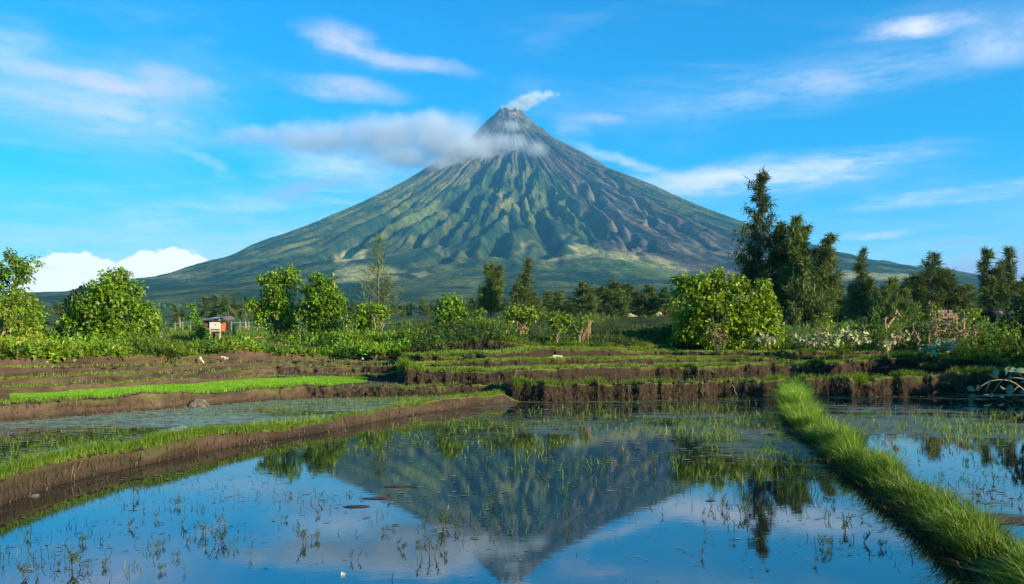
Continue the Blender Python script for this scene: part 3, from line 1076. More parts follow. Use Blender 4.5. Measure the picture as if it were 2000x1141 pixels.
def clouds():
    D = 7650
    bl = [CB(868, 272, D, 150, 84, 380, 1.05), CB(760, 268, D, 190, 74, 360, 1.05), CB(630, 270, D, 190, 52, 320, 1.0), CB(510, 268, D, 150, 34, 260, .85),
          CB(800, 305, D, 150, 44, 300, 1.0), CB(845, 240, D, 80, 48, 300, 1.0)]
    cloud_volume('summit_cloud', 'long grey white cloud drifting left from the upper cone of the volcano', 'cloud', bl, 0.0075, (0.97, 0.97, 0.985), 0.0042, 0.1, 2.0, (0.22, 0.95))
    bl = [CB(990, 282, 7500, 110, 36, 150, .8), CB(925, 296, 7450, 100, 44, 170, 1.0), CB(1000, 246, 7900, 60, 24, 120, .75), CB(1045, 292, 7430, 46, 32, 120, .75),
          CB(870, 320, 7380, 90, 28, 130, .8)]
    cloud_volume('cloud_veil', 'thin bluish cloud wisps lying across the face of the upper cone', 'cloud', bl, 0.013, (0.95, 0.965, 0.985), 0.0080, 0.1, 7.0, (0.22, 0.95))
    bl = [CB(995, 212, 8600, 26, 12, 70, 1.0), CB(1012, 206, 8600, 32, 15, 70, 1.05), CB(1030, 196, 8600, 34, 18, 80, 1.0), CB(1048, 188, 8600, 32, 18, 80, .75), CB(1068, 184, 8600, 40, 20, 90, .45)]
    cloud_volume('smoke_plume', 'small white smoke plume blowing right from the crater rim', 'smoke', bl, 0.038, (0.99, 0.99, 0.99), 0.012, 0.0, 4.0, (0.15, 0.85))


clouds()

# ------------------------------------------------------------------ broadleaf trees and shrubs
G_BRIGHT = np.array((0.150, 0.265, 0.010))
G_YEL = np.array((0.230, 0.270, 0.015))
G_MID = np.array((0.060, 0.130, 0.012))
G_DARK = np.array((0.026, 0.062, 0.014))


def leafcol(n, base, yel=0.25, seed=0):
    r = np.random.default_rng(seed)
    t = r.beta(1.4, 3.2, n)[:, None]
    c = base * (1 - t) + G_MID * t * (base.sum() / G_BRIGHT.sum())
    y = (r.random(n) < yel)[:, None] * r.uniform(.3, 1, (n, 1))
    c = c * (1 - y) + G_YEL * (base.sum() / G_BRIGHT.sum()) * y
    return c * r.uniform(.72, 1.25, (n, 1))


def crown_cloud(L, D, ells, leaf, dens, base, yel, seed, rc=(0.26, 0.5), depth=1.0, droop=0.5, shell=0.55):
    """clusters of leaves filling ellipses given in px; returns leaf mesh data and cluster centres"""
    r = np.random.default_rng(seed)
    s = D / F
    acc = Acc()
    cents = []
    leaf = leaf * 1.12
    for (cx, cy, rx, ry) in ells:
        C = P(cx, cy, D)
        R = np.array((rx * s, rx * s * depth, ry * s))
        vol = R.prod() ** (1 / 3)
        n = max(3, int(dens * (R[0] * R[2] * 1.0 + .12) / (0.35 ** 2) * 2.5))
        u = unit(r.normal(0, 1, (n, 3)))
        rad = r.uniform(shell, 1.0, (n, 1)) ** (1 / 1.6)
        rad = np.where(r.random((n, 1)) < .16, rad * r.uniform(1.08, 1.34, (n, 1)), rad)
        cc = C + u * rad * R * .86
        cents += list(cc)
        for c in cc:
            q = r.uniform(*rc) * min(1.0, vol / .7 + .25)
            m = int(52 * (q / .35) ** 2 * (.13 / leaf) ** 1.3)
            m = max(m, 9)
            d = unit(r.normal(0, 1, (m, 3)) + np.array((0, 0, .25)))
            pos = c + d * q * r.uniform(.35, 1.0, (m, 1)) * np.array((1, 1, .85))
            dr = unit(d * .7 + r.normal(0, .5, (m, 3)) + np.array((0, 0, -droop)))
            nm = unit(d + r.normal(0, .45, (m, 3)) + np.array((0, 0, .35)))
            ln = leaf * r.uniform(.65, 1.3, m)
            shade = r.uniform(.7, 1.2)
            acc.add(*leaves(pos, dr, nm, ln, ln * r.uniform(.62, .85, m), .18, leafcol(m, base * 1.15, yel, int(r.integers(1e9))) * shade))
    return acc, np.array(cents)


def limb(a, b, r0, r1, r, sag=0.15, n=5):
    t = np.linspace(0, 1, n)[:, None]
    a, b = np.asarray(a, float), np.asarray(b, float)
    ln = np.linalg.norm(b - a)
    w = r.normal(0, .05 * ln, (n, 3)) * np.sin(t * np.pi)
    mid = np.array((0, 0, 1)) * sag * ln * np.sin(t * np.pi)
    return a + (b - a) * t + w + mid, np.linspace(r0, r1, n)


def broadleaf(name, label, cat, D, bx, ells, leaf=0.15, dens=1.0, base=G_BRIGHT, yel=.25, seed=1, trunks=1, spread=.2, tr=.07, group=None, rc=(.26, .5), bark=None, by=None, depth=1.0, droop=.5, limbs=16, shell=.55, crownname='crown'):
    r = np.random.default_rng(seed + 500)
    X = (bx - 1000) / F * D
    z0 = float(gz(X, D)[0]) if by is None else zof(by, D)
    base_p = np.array((X, D, z0 - .04))
    root = thing(name, label, cat, base_p, group)
    acc, cents = crown_cloud(base_p, D, ells, leaf, dens, base, yel, seed, rc, depth, droop, shell)
    link(crownname, acc.mesh(name + '_crown', base_p), M_LEAF, root)
    if trunks:
        cz = cents[:, 2].min() * .5 + cents[:, 2].mean() * .5
        cm = cents.mean(0)
        for k in range(trunks):
            w = Acc()
            o = r.normal(0, spread, 3) * np.array((1, 1, 0)) * (trunks > 1)
            foot = base_p + o
            top = np.array((cm[0] + o[0] * 1.8, cm[1] + o[1] * 1.5, cz))
            p_, q_ = limb(foot, top, tr, tr * .5, r, 0, 7)
            w.add(*tube(p_, q_, 7))
            sel = cents[r.permutation(len(cents))[:max(3, limbs // trunks)]]
            for c in sel:
                t = r.uniform(.35, 1)
                a = p_[int(t * 6)]
                pp, qq = limb(a, c, tr * .42, tr * .1, r)
                w.add(*tube(pp, qq, 4))
            link('trunk', w.mesh(name + '_trunk', base_p), bark or M_BARK, root)
    return root


GT = 'leafy trees and shrubs on the field bank'
broadleaf('broadleaf_tree', 'tall loose broadleaf tree cut by the left edge of the picture', 'tree', 44, 18,
          [(18, 530, 34, 34), (50, 528, 22, 22), (5, 575, 46, 38), (45, 585, 34, 34), (66, 625, 26, 30), (-30, 560, 40, 50), (-40, 620, 50, 50), (78, 655, 20, 14), (22, 502, 18, 12)], .16, .95, G_BRIGHT * .85, .2, 11, group=GT, tr=.13)
broadleaf('broadleaf_tree', 'yellowish green spreading tree with bare twisted pale stems at the left edge', 'tree', 38, 12,
          [(15, 598, 38, 34), (48, 622, 28, 26), (-30, 610, 40, 40), (22, 638, 30, 14)], .12, 1.0, G_BRIGHT * np.array((1.15, 1.0, 1)), .5, 12, trunks=3, spread=.22, tr=.06, group=GT, bark=M_DEADWOOD)
broadleaf('broadleaf_tree', 'dark green tree behind the left side of the big round bright tree', 'tree', 50, 150,
          [(190, 580, 28, 26), (158, 590, 26, 24), (140, 605, 18, 20), (150, 630, 30, 26), (125, 645, 14, 18)], .15, 1.0, G_DARK * 1.3, .05, 13, group=GT, tr=.1)
broadleaf('broadleaf_tree', 'big round bright green tree with a pointed top left of the shed', 'tree', 44, 214,
          [(228, 548, 22, 18), (244, 534, 9, 9), (216, 572, 42, 30), (252, 580, 30, 30), (190, 600, 48, 34), (240, 615, 54, 34), (280, 618, 26, 34), (165, 632, 34, 28), (215, 645, 62, 24), (268, 650, 36, 18), (150, 622, 20, 16)], .17, 1.15, G_BRIGHT, .3, 14, group=GT, tr=.14, limbs=30)
broadleaf('broadleaf_tree', 'left one of the close pair of bright trees, with a dark bough reaching left', 'tree', 49, 552,
          [(560, 540, 24, 18), (548, 562, 34, 22), (538, 590, 36, 28), (548, 622, 34, 26), (552, 645, 26, 12), (508, 548, 14, 8), (522, 546, 16, 10), (502, 602, 20, 12), (515, 620, 18, 14)], .17, 1.1, G_BRIGHT, .35, 15, group=GT, tr=.12, limbs=22)
broadleaf('broadleaf_tree', 'right one of the close pair of bright trees, dark on its left side', 'tree', 48, 618,
          [(618, 554, 20, 20), (600, 566, 16, 10), (640, 560, 20, 20), (636, 588, 36, 28), (612, 606, 30, 28), (644, 622, 32, 26), (620, 640, 30, 20), (660, 590, 14, 24)], .17, 1.15, G_BRIGHT * .92, .2, 16, group=GT, tr=.12, limbs=22)
broadleaf('broadleaf_shrub', 'low spreading leafy shrub on several pale stems right of the bright pair', 'shrub', 46, 725,
          [(725, 606, 24, 14), (742, 612, 16, 18), (700, 622, 18, 14), (722, 628, 28, 14), (712, 640, 12, 8)], .16, 1.05, G_BRIGHT, .3, 17, trunks=4, spread=.3, tr=.05, group=GT, bark=M_PALEBARK)
broadleaf('broadleaf_tree', 'upright bright tree leafy to the ground, left of the mountain axis', 'tree', 44, 884,
          [(882, 592, 22, 14), (880, 645, 26, 18), (868, 606, 20, 16), (890, 610, 22, 20), (880, 632, 26, 20), (888, 655, 20, 14), (860, 620, 12, 12)], .17, 1.15, G_BRIGHT * .95, .12, 18, group=GT, tr=.08)
broadleaf('broadleaf_shrub', 'small narrow bright shrub close right of the upright leafy tree', 'shrub', 47, 938,
          [(938, 615, 15, 12), (932, 630, 16, 14), (946, 636, 14, 14), (938, 650, 12, 8)], .14, 1.0, G_BRIGHT, .25, 19, trunks=2, spread=.1, tr=.04, group=GT, bark=M_PALEBARK)
broadleaf('broadleaf_tree', 'small flat-headed tree with a fan of bare forked stems', 'tree', 42, 1018,
          [(1018, 606, 24, 9), (1000, 618, 16, 12), (1034, 616, 16, 14), (1018, 620, 22, 12), (1026, 650, 8, 14)], .13, 1.25, G_YEL * .62 + G_BRIGHT * .35, .5, 20, trunks=5, spread=.13, tr=.05, group=GT, bark=M_DEADWOOD)
broadleaf('broadleaf_tree', 'leafy stump tree with vine-wrapped stem left of the root-hung tree', 'tree', 40, 1085,
          [(1085, 622, 16, 10), (1078, 634, 14, 12), (1094, 636, 14, 10), (1082, 654, 12, 16), (1076, 668, 8, 6)], .14, 1.2, G_YEL * .3 + G_BRIGHT * .7, .35, 21, trunks=2, spread=.08, tr=.06, group=GT, bark=M_PALEBARK)
broadleaf('broadleaf_shrub', 'huge round yellow green shrub left of the tall dark conifer group', 'shrub', 41, 1410,
          [(1405, 535, 10, 12), (1385, 552, 34, 18), (1350, 556, 26, 18), (1335, 580, 30, 22), (1420, 560, 34, 22), (1370, 590, 48, 30), (1440, 590, 40, 32), (1480, 585, 26, 26), (1395, 622, 50, 28), (1455, 620, 46, 30), (1500, 610, 22, 28), (1510, 640, 22, 16), (1350, 620, 26, 22), (1470, 645, 34, 12), (1370, 642, 44, 16), (1430, 648, 50, 14), (1400, 600, 60, 40), (1340, 645, 24, 14), (1505, 655, 20, 10), (1470, 575, 34, 24), (1496, 570, 12, 12), (1404, 524, 6, 9), (1385, 668, 48, 13), (1450, 668, 44, 13), (1338, 662, 20, 12), (1500, 668, 22, 10), (1376, 538, 8, 8), (1318, 575, 10, 8), (1526, 648, 12, 14), (1440, 546, 9, 9)], .17, 1.1, G_YEL * .45 + G_BRIGHT * .6, .5, 22, trunks=4, spread=.35, tr=.08, group=GT, limbs=40)
broadleaf('withered_shrub', 'small withered red brown shrub under the huge yellow green shrub', 'shrub', 38, 1402,
          [(1402, 652, 20, 12), (1390, 644, 10, 8), (1412, 662, 12, 8)], .12, 1.4, np.array((.16, .075, .04)), 0, 23, trunks=3, spread=.15, tr=.02, rc=(.15, .3))
broadleaf('broadleaf_shrub', 'low yellow brown shrub with a bent bare stem right of the tall conifers', 'shrub', 44, 1606,
          [(1606, 626, 20, 10), (1592, 636, 16, 8), (1622, 632, 12, 8)], .11, 1.2, G_YEL * .55 + G_BRIGHT * .3, .5, 24, trunks=3, spread=.2, tr=.03, group=GT, rc=(.18, .34), bark=M_DEADWOOD)
broadleaf('broadleaf_shrub', 'bright green low shrub between the pale leaf heap and the pollard stump', 'shrub', 43, 1655,
          [(1652, 640, 16, 9), (1640, 636, 10, 6)], .13, 1.2, G_BRIGHT, .2, 25, trunks=2, spread=.1, tr=.02, group=GT, rc=(.18, .32))
broadleaf('broadleaf_shrub', 'small bright leafy tuft above the dark right-hand bank, behind the pollard stump', 'shrub', 50, 1785,
          [(1778, 612, 18, 7), (1792, 616, 14, 6)], .13, 1.2, G_BRIGHT * .8, .2, 26, trunks=2, spread=.1, tr=.02, group=GT, rc=(.18, .32))
broadleaf('broadleaf_shrub', 'yellow leafed sprouting stump beside the broken clay wall', 'shrub', 40, 1826,
          [(1828, 606, 9, 9), (1820, 596, 7, 6), (1832, 618, 11, 9), (1824, 628, 8, 8)], .12, 1.3, G_YEL * .8, .6, 27, trunks=4, spread=.12, tr=.04, group=GT, rc=(.14, .25), bark=M_DEADWOOD)
broadleaf('broadleaf_shrub', 'feathery olive shrub with drooping yellow leaves on the right bank', 'shrub', 40, 1900,
          [(1900, 612, 22, 10), (1886, 624, 12, 8), (1912, 626, 14, 12), (1892, 658, 18, 9), (1880, 645, 12, 8)], .13, 1.2, G_YEL * .5 + G_MID * .5, .5, 28, trunks=2, spread=.2, tr=.025, group=GT, rc=(.2, .4), droop=1.2)
for k_, (x_, D_, el_, lab_) in enumerate(((1700, 42, [(1700, 628, 22, 10), (1685, 638, 20, 10), (1715, 640, 18, 9)], 'low olive green bush between the pale leaf heap and the leaning pollard'),
                              (1795, 40, [(1795, 636, 24, 12), (1780, 648, 20, 9), (1812, 648, 16, 8)], 'dark green bush left of the yellow sprouting stump'),
                              (1945, 38, [(1945, 640, 24, 14), (1965, 650, 26, 14), (1930, 655, 20, 10), (1985, 645, 22, 14)], 'bright bushy growth under the black straw heap at the right'),
                              (1860, 39, [(1862, 632, 20, 9), (1876, 640, 16, 10)], 'yellowish bush around the forked bare stumps'))):
    broadleaf('broadleaf_shrub', lab_, 'shrub', D_, x_, el_, .13, 1.1, (G_MID * 1.3, G_DARK * 1.8, G_BRIGHT, G_YEL * .6)[k_], .3, 250 + k_, trunks=2, spread=.2, tr=.02, group=GT, rc=(.2, .36))
broadleaf('broadleaf_tree', 'dark glossy leaves of a tree reaching in at the right edge', 'tree', 30, 2040,
          [(1984, 618, 22, 14), (1996, 596, 14, 12), (2030, 600, 40, 40), (2060, 560, 50, 50), (2050, 640, 50, 30)], .16, 1.0, G_DARK * 1.5, .1, 29, tr=.08)
broadleaf('broadleaf_shrub', 'low dark bush hugging the ground between the two left tree clumps', 'shrub', 45, 112,
          [(112, 655, 18, 14), (95, 662, 14, 10)], .14, 1.1, G_DARK * 1.2, .05, 30, trunks=2, spread=.2, tr=.03, group=GT)
broadleaf('vine_column', 'narrow column of bright climbing vine standing left of the shed', 'vine', 47, 382,
          [(375, 600, 7, 7), (378, 614, 10, 10), (380, 632, 17, 14), (384, 652, 24, 16), (388, 668, 28, 10)], .15, 1.4, G_BRIGHT * np.array((.8, 1.05, 1)), .1, 31, tr=.06, rc=(.2, .36), limbs=8, crownname='vine_leaves')


# the tree with hanging roots
def root_tree():
    D, bx = 40, 1128
    root = broadleaf('broadleaf_tree', 'flat-topped tree on leaning stems with brown aerial roots hanging right', 'tree', D, bx,
                     [(1130, 626, 20, 7), (1148, 628, 10, 6), (1112, 630, 10, 7), (1122, 655, 6, 14), (1119, 668, 8, 6)], .13, 1.2, G_YEL * .3 + G_BRIGHT * .7, .35, 32, trunks=3, spread=.1, tr=.05, group=GT, bark=M_PALEBARK)
    r = np.random.default_rng(5)
    b = np.array(root.location)
    a = Acc()
    for k in range(26):
        x = r.uniform(1132, 1156)
        p0 = P(x, 628 + r.uniform(-3, 6), D) + np.array((0, r.normal(0, .25), 0))
        ln = r.uniform(.3, 1.0)
        a.add(*tube([p0, p0 + (r.normal(0, .04), 0, -ln * .5), p0 + (r.normal(0, .08), 0, -ln)], [.018, .012, .006], 4))
    link('aerial_roots', a.mesh('aerial_roots', b), M_DEADWOOD, root)


root_tree()


# ------------------------------------------------------------------ casuarina trees (feathery, conifer-like)
N_DARK = np.array((0.050, 0.080, 0.026))
N_OLIVE = np.array((0.175, 0.205, 0.034))


def casuarina_parts(stems, r, nb=46, spray=30, col=N_DARK, col2=N_OLIVE, droop=0.9, slen=0.55, sw=0.05, power=.75, lo=.08, gap=0.0):
    """stems: list of (foot, top, branch length); local metres"""
    wood, leaf = Acc(), Acc()
    for (foot, top, bl) in stems:
        foot, top = np.array(foot, float), np.array(top, float)
        H = np.linalg.norm(top - foot)
        t = np.linspace(0, 1, 9)[:, None]
        ax = foot + (top - foot) * t + np.array((r.normal(0, .02 * H), r.normal(0, .02 * H), 0)) * np.sin(t * np.pi) + np.array((.03 * H, 0, 0)) * t ** 3
        wood.add(*tube(ax, np.linspace(.018 * H + .02, .01, 9), 6))
        for k in range(nb):
            s = lo + (1 - lo) * (k + r.random()) / nb
            if r.random() < gap:
                continue
            a = np.array([np.interp(s, t[:, 0], ax[:, q]) for q in range(3)])
            az = r.uniform(0, 2 * math.pi)
            ln = bl * ((1 - s) ** power + .07) * r.uniform(.4, 1.45)
            elv = math.radians(r.uniform(18, 50)) + s * .5
            d = np.array((math.cos(az) * math.cos(elv), math.sin(az) * math.cos(elv), math.sin(elv)))
            n = 5
            tt = np.linspace(0, 1, n)[:, None]
            br = a + d * ln * tt + np.array((0, 0, -.16 * ln)) * tt ** 2
            wood.add(*tube(br, np.linspace(.010 * ln + .012, .004, n), 3))
            m = int(spray * (.35 + ln / bl))
            q = r.uniform(.2, 1.05, m)[:, None]
            pos = a + d * ln * q + np.array((0, 0, -.16 * ln)) * q ** 2 + r.normal(0, .07 * ln + .04, (m, 3))
            dr = unit(d * .55 + r.normal(0, .38, (m, 3)) + np.array((0, 0, -droop)) * r.uniform(.2, 1.3, (m, 1)))
            nm = unit(r.normal(0, 1, (m, 3)))
            L = slen * r.uniform(.5, 1.4, m)
            tcol = r.beta(1.2, 2, (m, 1)) * .6 + .4 * r.random()
            c = (col * (1 - tcol) + col2 * tcol) * r.uniform(.75, 1.2, (m, 1))
            leaf.add(*leaves(pos, dr, nm, L, sw * r.uniform(.7, 1.5, m), .1, c))
    return wood, leaf


def casuarina(name, label, D, stems_px, bl, seed, group=None, zbase=None, **k):
    r = np.random.default_rng(seed)
    bx = stems_px[0][0]
    X = (bx - 1000) / F * D
    b = np.array((X, D, float(gz(X, D)[0]) - .05))
    st = []
    for (x0, x1, y1, bpx, dy) in stems_px:
        X0 = (x0 - 1000) / F * D
        f0 = np.array((X0, D + dy, b[2]))
        t1 = P(x1, y1, D) + np.array((0, dy, 0))
        st.append((f0 - b, t1 - b, bpx * D / F))
    w, l = casuarina_parts(st, r, **k)
    root = thing(name, label, 'tree', b, group)
    link('trunk', w.mesh(name + '_trunk'), M_BARK, root)
    link('crown', l.mesh(name + '_crown'), M_NEEDLE, root)
    return root


casuarina('casuarina_tree', 'tallest tree in view, dark feathery conifer with leaning open top', 72,
          [(1496, 1480, 336, 72, 0), (1520, 1512, 440, 54, -.8), (1490, 1466, 520, 50, .6)], 50, 41, nb=74, spray=100, slen=.55, sw=.07, droop=1.2, col=N_DARK * .7, col2=N_OLIVE * .7, power=.62, gap=.12)
casuarina('casuarina_tree', 'multi-stemmed feathery conifer close right of the tallest tree', 69,
          [(1545, 1548, 425, 46, 0), (1565, 1575, 440, 44, .8), (1580, 1610, 462, 42, -.6), (1558, 1560, 520, 58, -1.2)], 50, 42, nb=52, spray=100, slen=.55, sw=.07, droop=1.2, col=N_DARK * 1.1, col2=N_OLIVE * 1.1, power=.55, gap=.06)  # colours raised to paint the sunlit right side of the group
GC = 'feathery casuarina trees beyond the bank'
casuarina('casuarina_tree', 'sparse see-through feathery tree in front of the pale meadow patch', 118,
          [(738, 736, 466, 40, 0), (744, 752, 550, 62, .5)], 40, 43, nb=54, spray=20, slen=.9, sw=.07, droop=-.1, col=N_DARK * 1.6, col2=N_OLIVE, power=.5, gap=.15, group=GC)
casuarina('casuarina_tree', 'olive feathery tree with a split two-headed top', 125,
          [(958, 955, 522, 22, 0), (966, 975, 524, 16, .6), (955, 950, 580, 36, -1)], 30, 44, nb=46, spray=56, slen=.9, sw=.075, droop=.0, col=N_DARK * 1.3, col2=N_OLIVE, power=.35, lo=.15, group=GC)
casuarina('casuarina_tree', 'broad olive feathery tree with a thin spire behind the flat-headed tree', 120,
          [(1026, 1028, 512, 26, 0), (1018, 1010, 560, 22, -.5), (1040, 1042, 580, 22, .6)], 30, 45, nb=50, spray=60, slen=.9, sw=.08, droop=.1, col=N_DARK * 1.2, col2=N_OLIVE * .95, power=.7, group=GC)
casuarina('casuarina_tree', 'slender pointed feathery tree right of the tallest tree', 135,
          [(1682, 1682, 490, 26, 0), (1692, 1700, 545, 30, .6), (1672, 1660, 560, 26, -.6)], 30, 46, nb=48, spray=60, slen=.9, sw=.085, droop=.25, col=N_DARK * 1.1, col2=N_OLIVE * .8, power=.75, group=GC)
casuarina('casuarina_tree', 'low bushy yellow green feathery tree right of the slender pointed one', 110,
          [(1745, 1742, 553, 34, 0), (1760, 1770, 575, 30, .6), (1735, 1722, 578, 28, -.6)], 30, 47, nb=50, spray=66, slen=.7, sw=.10, droop=-.4, col=N_DARK * 1.6, col2=N_OLIVE * 1.25, power=.6, lo=.02, group=GC)
casuarina('casuarina_tree', 'broad dark feathery tree with a swept top, centre of the right-hand trees', 128,
          [(1822, 1822, 500, 40, 0), (1845, 1850, 535, 40, .6), (1800, 1786, 545, 26, -.6), (1868, 1872, 570, 30, 0)], 30, 48, nb=52, spray=64, slen=.95, sw=.09, droop=.25, col=N_DARK, col2=N_OLIVE * .7, power=.55, group=GC)
casuarina('casuarina_tree', 'wide forked feathery tree near the right edge of the picture', 118,
          [(1938, 1922, 492, 26, 0), (1955, 1972, 490, 26, .6), (1945, 1945, 530, 36, -.6), (1975, 1985, 560, 28, 0)], 30, 49, nb=50, spray=62, slen=.9, sw=.085, droop=.25, col=N_DARK * 1.1, col2=N_OLIVE * .9, power=.5, group=GC)
casuarina('casuarina_tree', 'thin dark feathery tree cut by the right edge of the picture', 140,
          [(2000, 2002, 545, 26, 0), (1985, 1980, 575, 24, .6)], 30, 50, nb=40, spray=36, slen=1.0, sw=.10, droop=0, col=N_DARK, col2=N_OLIVE * .6, power=.6, group=GC)

# plantation rows farther off: four shapes of tree, copied
protos = []
for q in range(4):
    r = np.random.default_rng(60 + q)
    st = [((0, 0, 0), (r.normal(0, .3), 0, 10), 2.3)]
    if q in (1, 3):
        st.append(((.6, .4, 0), (1.5, .5, 7.8), 2.2))
    if q == 2:
        st.append(((-.5, .2, 0), (-1.6, .3, 8.2), 2.0))
    w, l = casuarina_parts(st, r, nb=44, spray=40, col=N_DARK * 1.7, col2=N_OLIVE * 1.0, droop=-.2, slen=.9, sw=.14, power=.42, lo=.04)
    protos.append((w.mesh('plantation_trunk'), l.mesh('plantation_crown')))
    protos[-1][0].materials.append(M_BARK)
    protos[-1][1].materials.append(M_NEEDLE)
protoobj = {}
rows = []
ORD = ['leftmost', 'second', 'third', 'fourth', 'fifth', 'sixth', 'seventh', 'eighth', 'ninth', 'tenth', 'eleventh', 'twelfth', 'thirteenth', 'rightmost']
r = np.random.default_rng(70)
for x, y in ((1065, 573), (1092, 571), (1138, 556), (1170, 575), (1197, 551), (1236, 559), (1266, 560), (1297, 566), (1115, 582), (1152, 580), (1218, 572), (1250, 575), (1282, 578), (1320, 570)):
    rows.append((x, y, 200 + r.uniform(-18, 18), 'grey green plantation trees left of the huge shrub', 'plantation trees right of the mountain axis'))
for x, y in ((1625, 565), (1642, 555), (1660, 572), (1710, 565), (1775, 548), (1795, 575), (1880, 575), (1895, 560), (1905, 585), (1990, 580), (1640, 580), (1720, 580)):
    rows.append((x, y, 165 + r.uniform(-14, 14), 'small feathery trees between the big right-hand ones', 'small trees between the big right-hand feathery trees'))
for x, y in ((770, 590), (800, 592), (822, 586), (846, 594), (905, 590), (925, 584), (990, 586), (785, 600), (835, 600), (1008, 590), (1045, 588), (1075, 590)):
    rows.append((x, y, 330 + r.uniform(-30, 30), 'tiny misty far trees behind the central shrubs', 'misty far row of trees behind the central shrubs'))
for x, y in ((690, 600), (705, 595), (660, 598), (590, 603), (130, 608), (112, 590), (100, 600), (345, 606), (330, 612), (475, 606), (455, 612)):
    rows.append((x, y, 360 + r.uniform(-30, 30), 'tiny misty far trees behind the left-hand trees', 'misty far row of trees behind the left-hand trees'))
rows.sort(key=lambda q: (q[4], q[0]))
seen = {}
tot = {}
for q in rows:
    tot[q[4]] = tot.get(q[4], 0) + 1
for i, (x, y, D, lab, grp) in enumerate(rows):
    j = seen.get(grp, 0)
    seen[grp] = j + 1
    lab = ('rightmost' if j == tot[grp] - 1 else ORD[j] + (' from the left' if j else '')) + ' of the ' + lab
    q = i % 4
    X = (x - 1000) / F * D
    z = float(gz(X, D)[0]) - .3
    H = zof(y, D) - z
    s = H / 10.0
    wide = s * r.uniform(1.45, 2.0)
    label = lab
    if q not in protoobj:
        t = thing('plantation_tree', label, 'tree', (X, D, z), grp)
        link('trunk', protos[q][0], None, t)
        link('crown', protos[q][1], None, t)
        t.scale = (wide, wide, s)
        protoobj[q] = t
    else:
        t = copy_thing(protoobj[q], (X, D, z), r.uniform(0, 6.28), (wide, wide, s), label)
        t['group'] = grp


# distant wood: leafy mass over the plain between the plantation and the foot of the volcano
def far_wood():
    r = np.random.default_rng(80)
    acc = Acc()
    n = 9000
    D = np.exp(r.uniform(math.log(420), math.log(3300), n))
    u = r.uniform(-.72, .72, n)
    X = u * D
    z = gz(X, D)
    keep = fbm(X * .006 + D * .0006, D * .0016, 3, 93) > -.35
    X, D, z = X[keep], D[keep], z[keep]
    n = len(D)
    # each crown: a rough seven-point tuft
    th = np.linspace(0, 2 * np.pi, 6, endpoint=False)
    h = r.uniform(5, 11, n) * (1 + .2 * (D > 1500))
    w = h * r.uniform(.55, .95, n)
    ring = np.stack([np.cos(th), np.sin(th)], 1)
    v = np.zeros((n, 13, 3))
    for j in range(6):
        k1, k2 = r.uniform(.7, 1.25, n), r.uniform(.4, .8, n)
        v[:, j] = np.stack([X + ring[j, 0] * w * k1, D + ring[j, 1] * w * k1, z + h * r.uniform(.15, .4, n)], 1)
        v[:, 6 + j] = np.stack([X + ring[j, 0] * w * k2 + w * .1, D + ring[j, 1] * w * k2, z + h * r.uniform(.6, .9, n)], 1)
    v[:, 12] = np.stack([X, D, z + h * 1.05], 1)
    f = []
    for j in range(6):
        a, b = j, (j + 1) % 6
        f += [(a, b, 6 + b), (a, 6 + b, 6 + a), (6 + a, 6 + b, 12)]
    f = np.array(f)
    ff = (np.arange(n)[:, None, None] * 13 + f[None]).reshape(-1, 3)
    c = np.repeat((np.array((.035, .062, .022)) * r.uniform(.6, 1.5, (n, 1))), 13, 0)
    link('far_wood', mesh_np('far_wood', v.reshape(-1, 3), ff, c), M_NEEDLE, kind='stuff', label='misty green wood covering the plain below the volcano', cat='wood')


far_wood()


# ------------------------------------------------------------------ coconut palms
def frond_mesh(seed, L=3.4):
    r = np.random.default_rng(seed)
    n = 12
    t = np.linspace(0, 1, n)
    x = L * t * (1 - .12 * t)
    z = .55 * L * t * .5 - .55 * L * t ** 2.2 * .75
    ax = np.stack([x, 0 * x, z], 1)
    acc = Acc()
    v, f = tube(ax, np.linspace(.035, .008, n), 3)
    acc.add(v, f, np.array((.17, .16, .05)))
    m = 30
    for s in (-1, 1):
        q = np.linspace(.12, .99, m)
        pos = np.stack([np.interp(q, t, ax[:, k]) for k in range(3)], 1)
        ln = .85 * np.sin(np.pi * (q * .8 + .16)) + .12
        d = np.stack([np.full(m, .55), np.full(m, s * .8), -.45 - .3 * r.random(m)], 1)
        nm = np.tile((0, 0, 1.0), (m, 1)) + r.normal(0, .2, (m, 3))
        acc.add(*leaves(pos, d, nm, ln, .11, .1, np.array((.085, .12, .03)) * r.uniform(.7, 1.3, (m, 1))))
    return acc.mesh('frond')


fr_meshes = [frond_mesh(s) for s in range(3)]
for m_ in fr_meshes:
    m_.materials.append(M_GRASS)


def palm(label, x, ytop, D, seed, s=1.0):
    s *= .72
    r = np.random.default_rng(seed)
    X = (x - 1000) / F * D
    z0 = float(gz(X, D)[0]) - .1
    H = zof(ytop, D) - z0 - .9 * s
    root = thing('coconut_palm', label, 'palm', (X, D, z0), 'coconut palms in the pasture')
    t = np.linspace(0, 1, 8)[:, None]
    lean = r.normal(0, .06 * H, 2)
    ax = np.concatenate([lean[None] * t ** 1.6, H * t], 1)
    w = Acc()
    w.add(*tube(ax, np.linspace(.19, .11, 8) * s, 8))
    link('trunk', w.mesh('palm_trunk'), M_PALEBARK, root)
    top = (lean[0], lean[1], H)
    for k in range(15):
        o = link('frond', fr_meshes[k % 3], None, root, top)
        el = math.radians(r.uniform(-45, 25) if k > 4 else r.uniform(20, 70))
        o.rotation_euler = (r.normal(0, .3), el * -1 + .15, k * 2.399 + r.normal(0, .2))
        q = s * r.uniform(.8, 1.1)
        o.scale = (q, q, q)
    return root


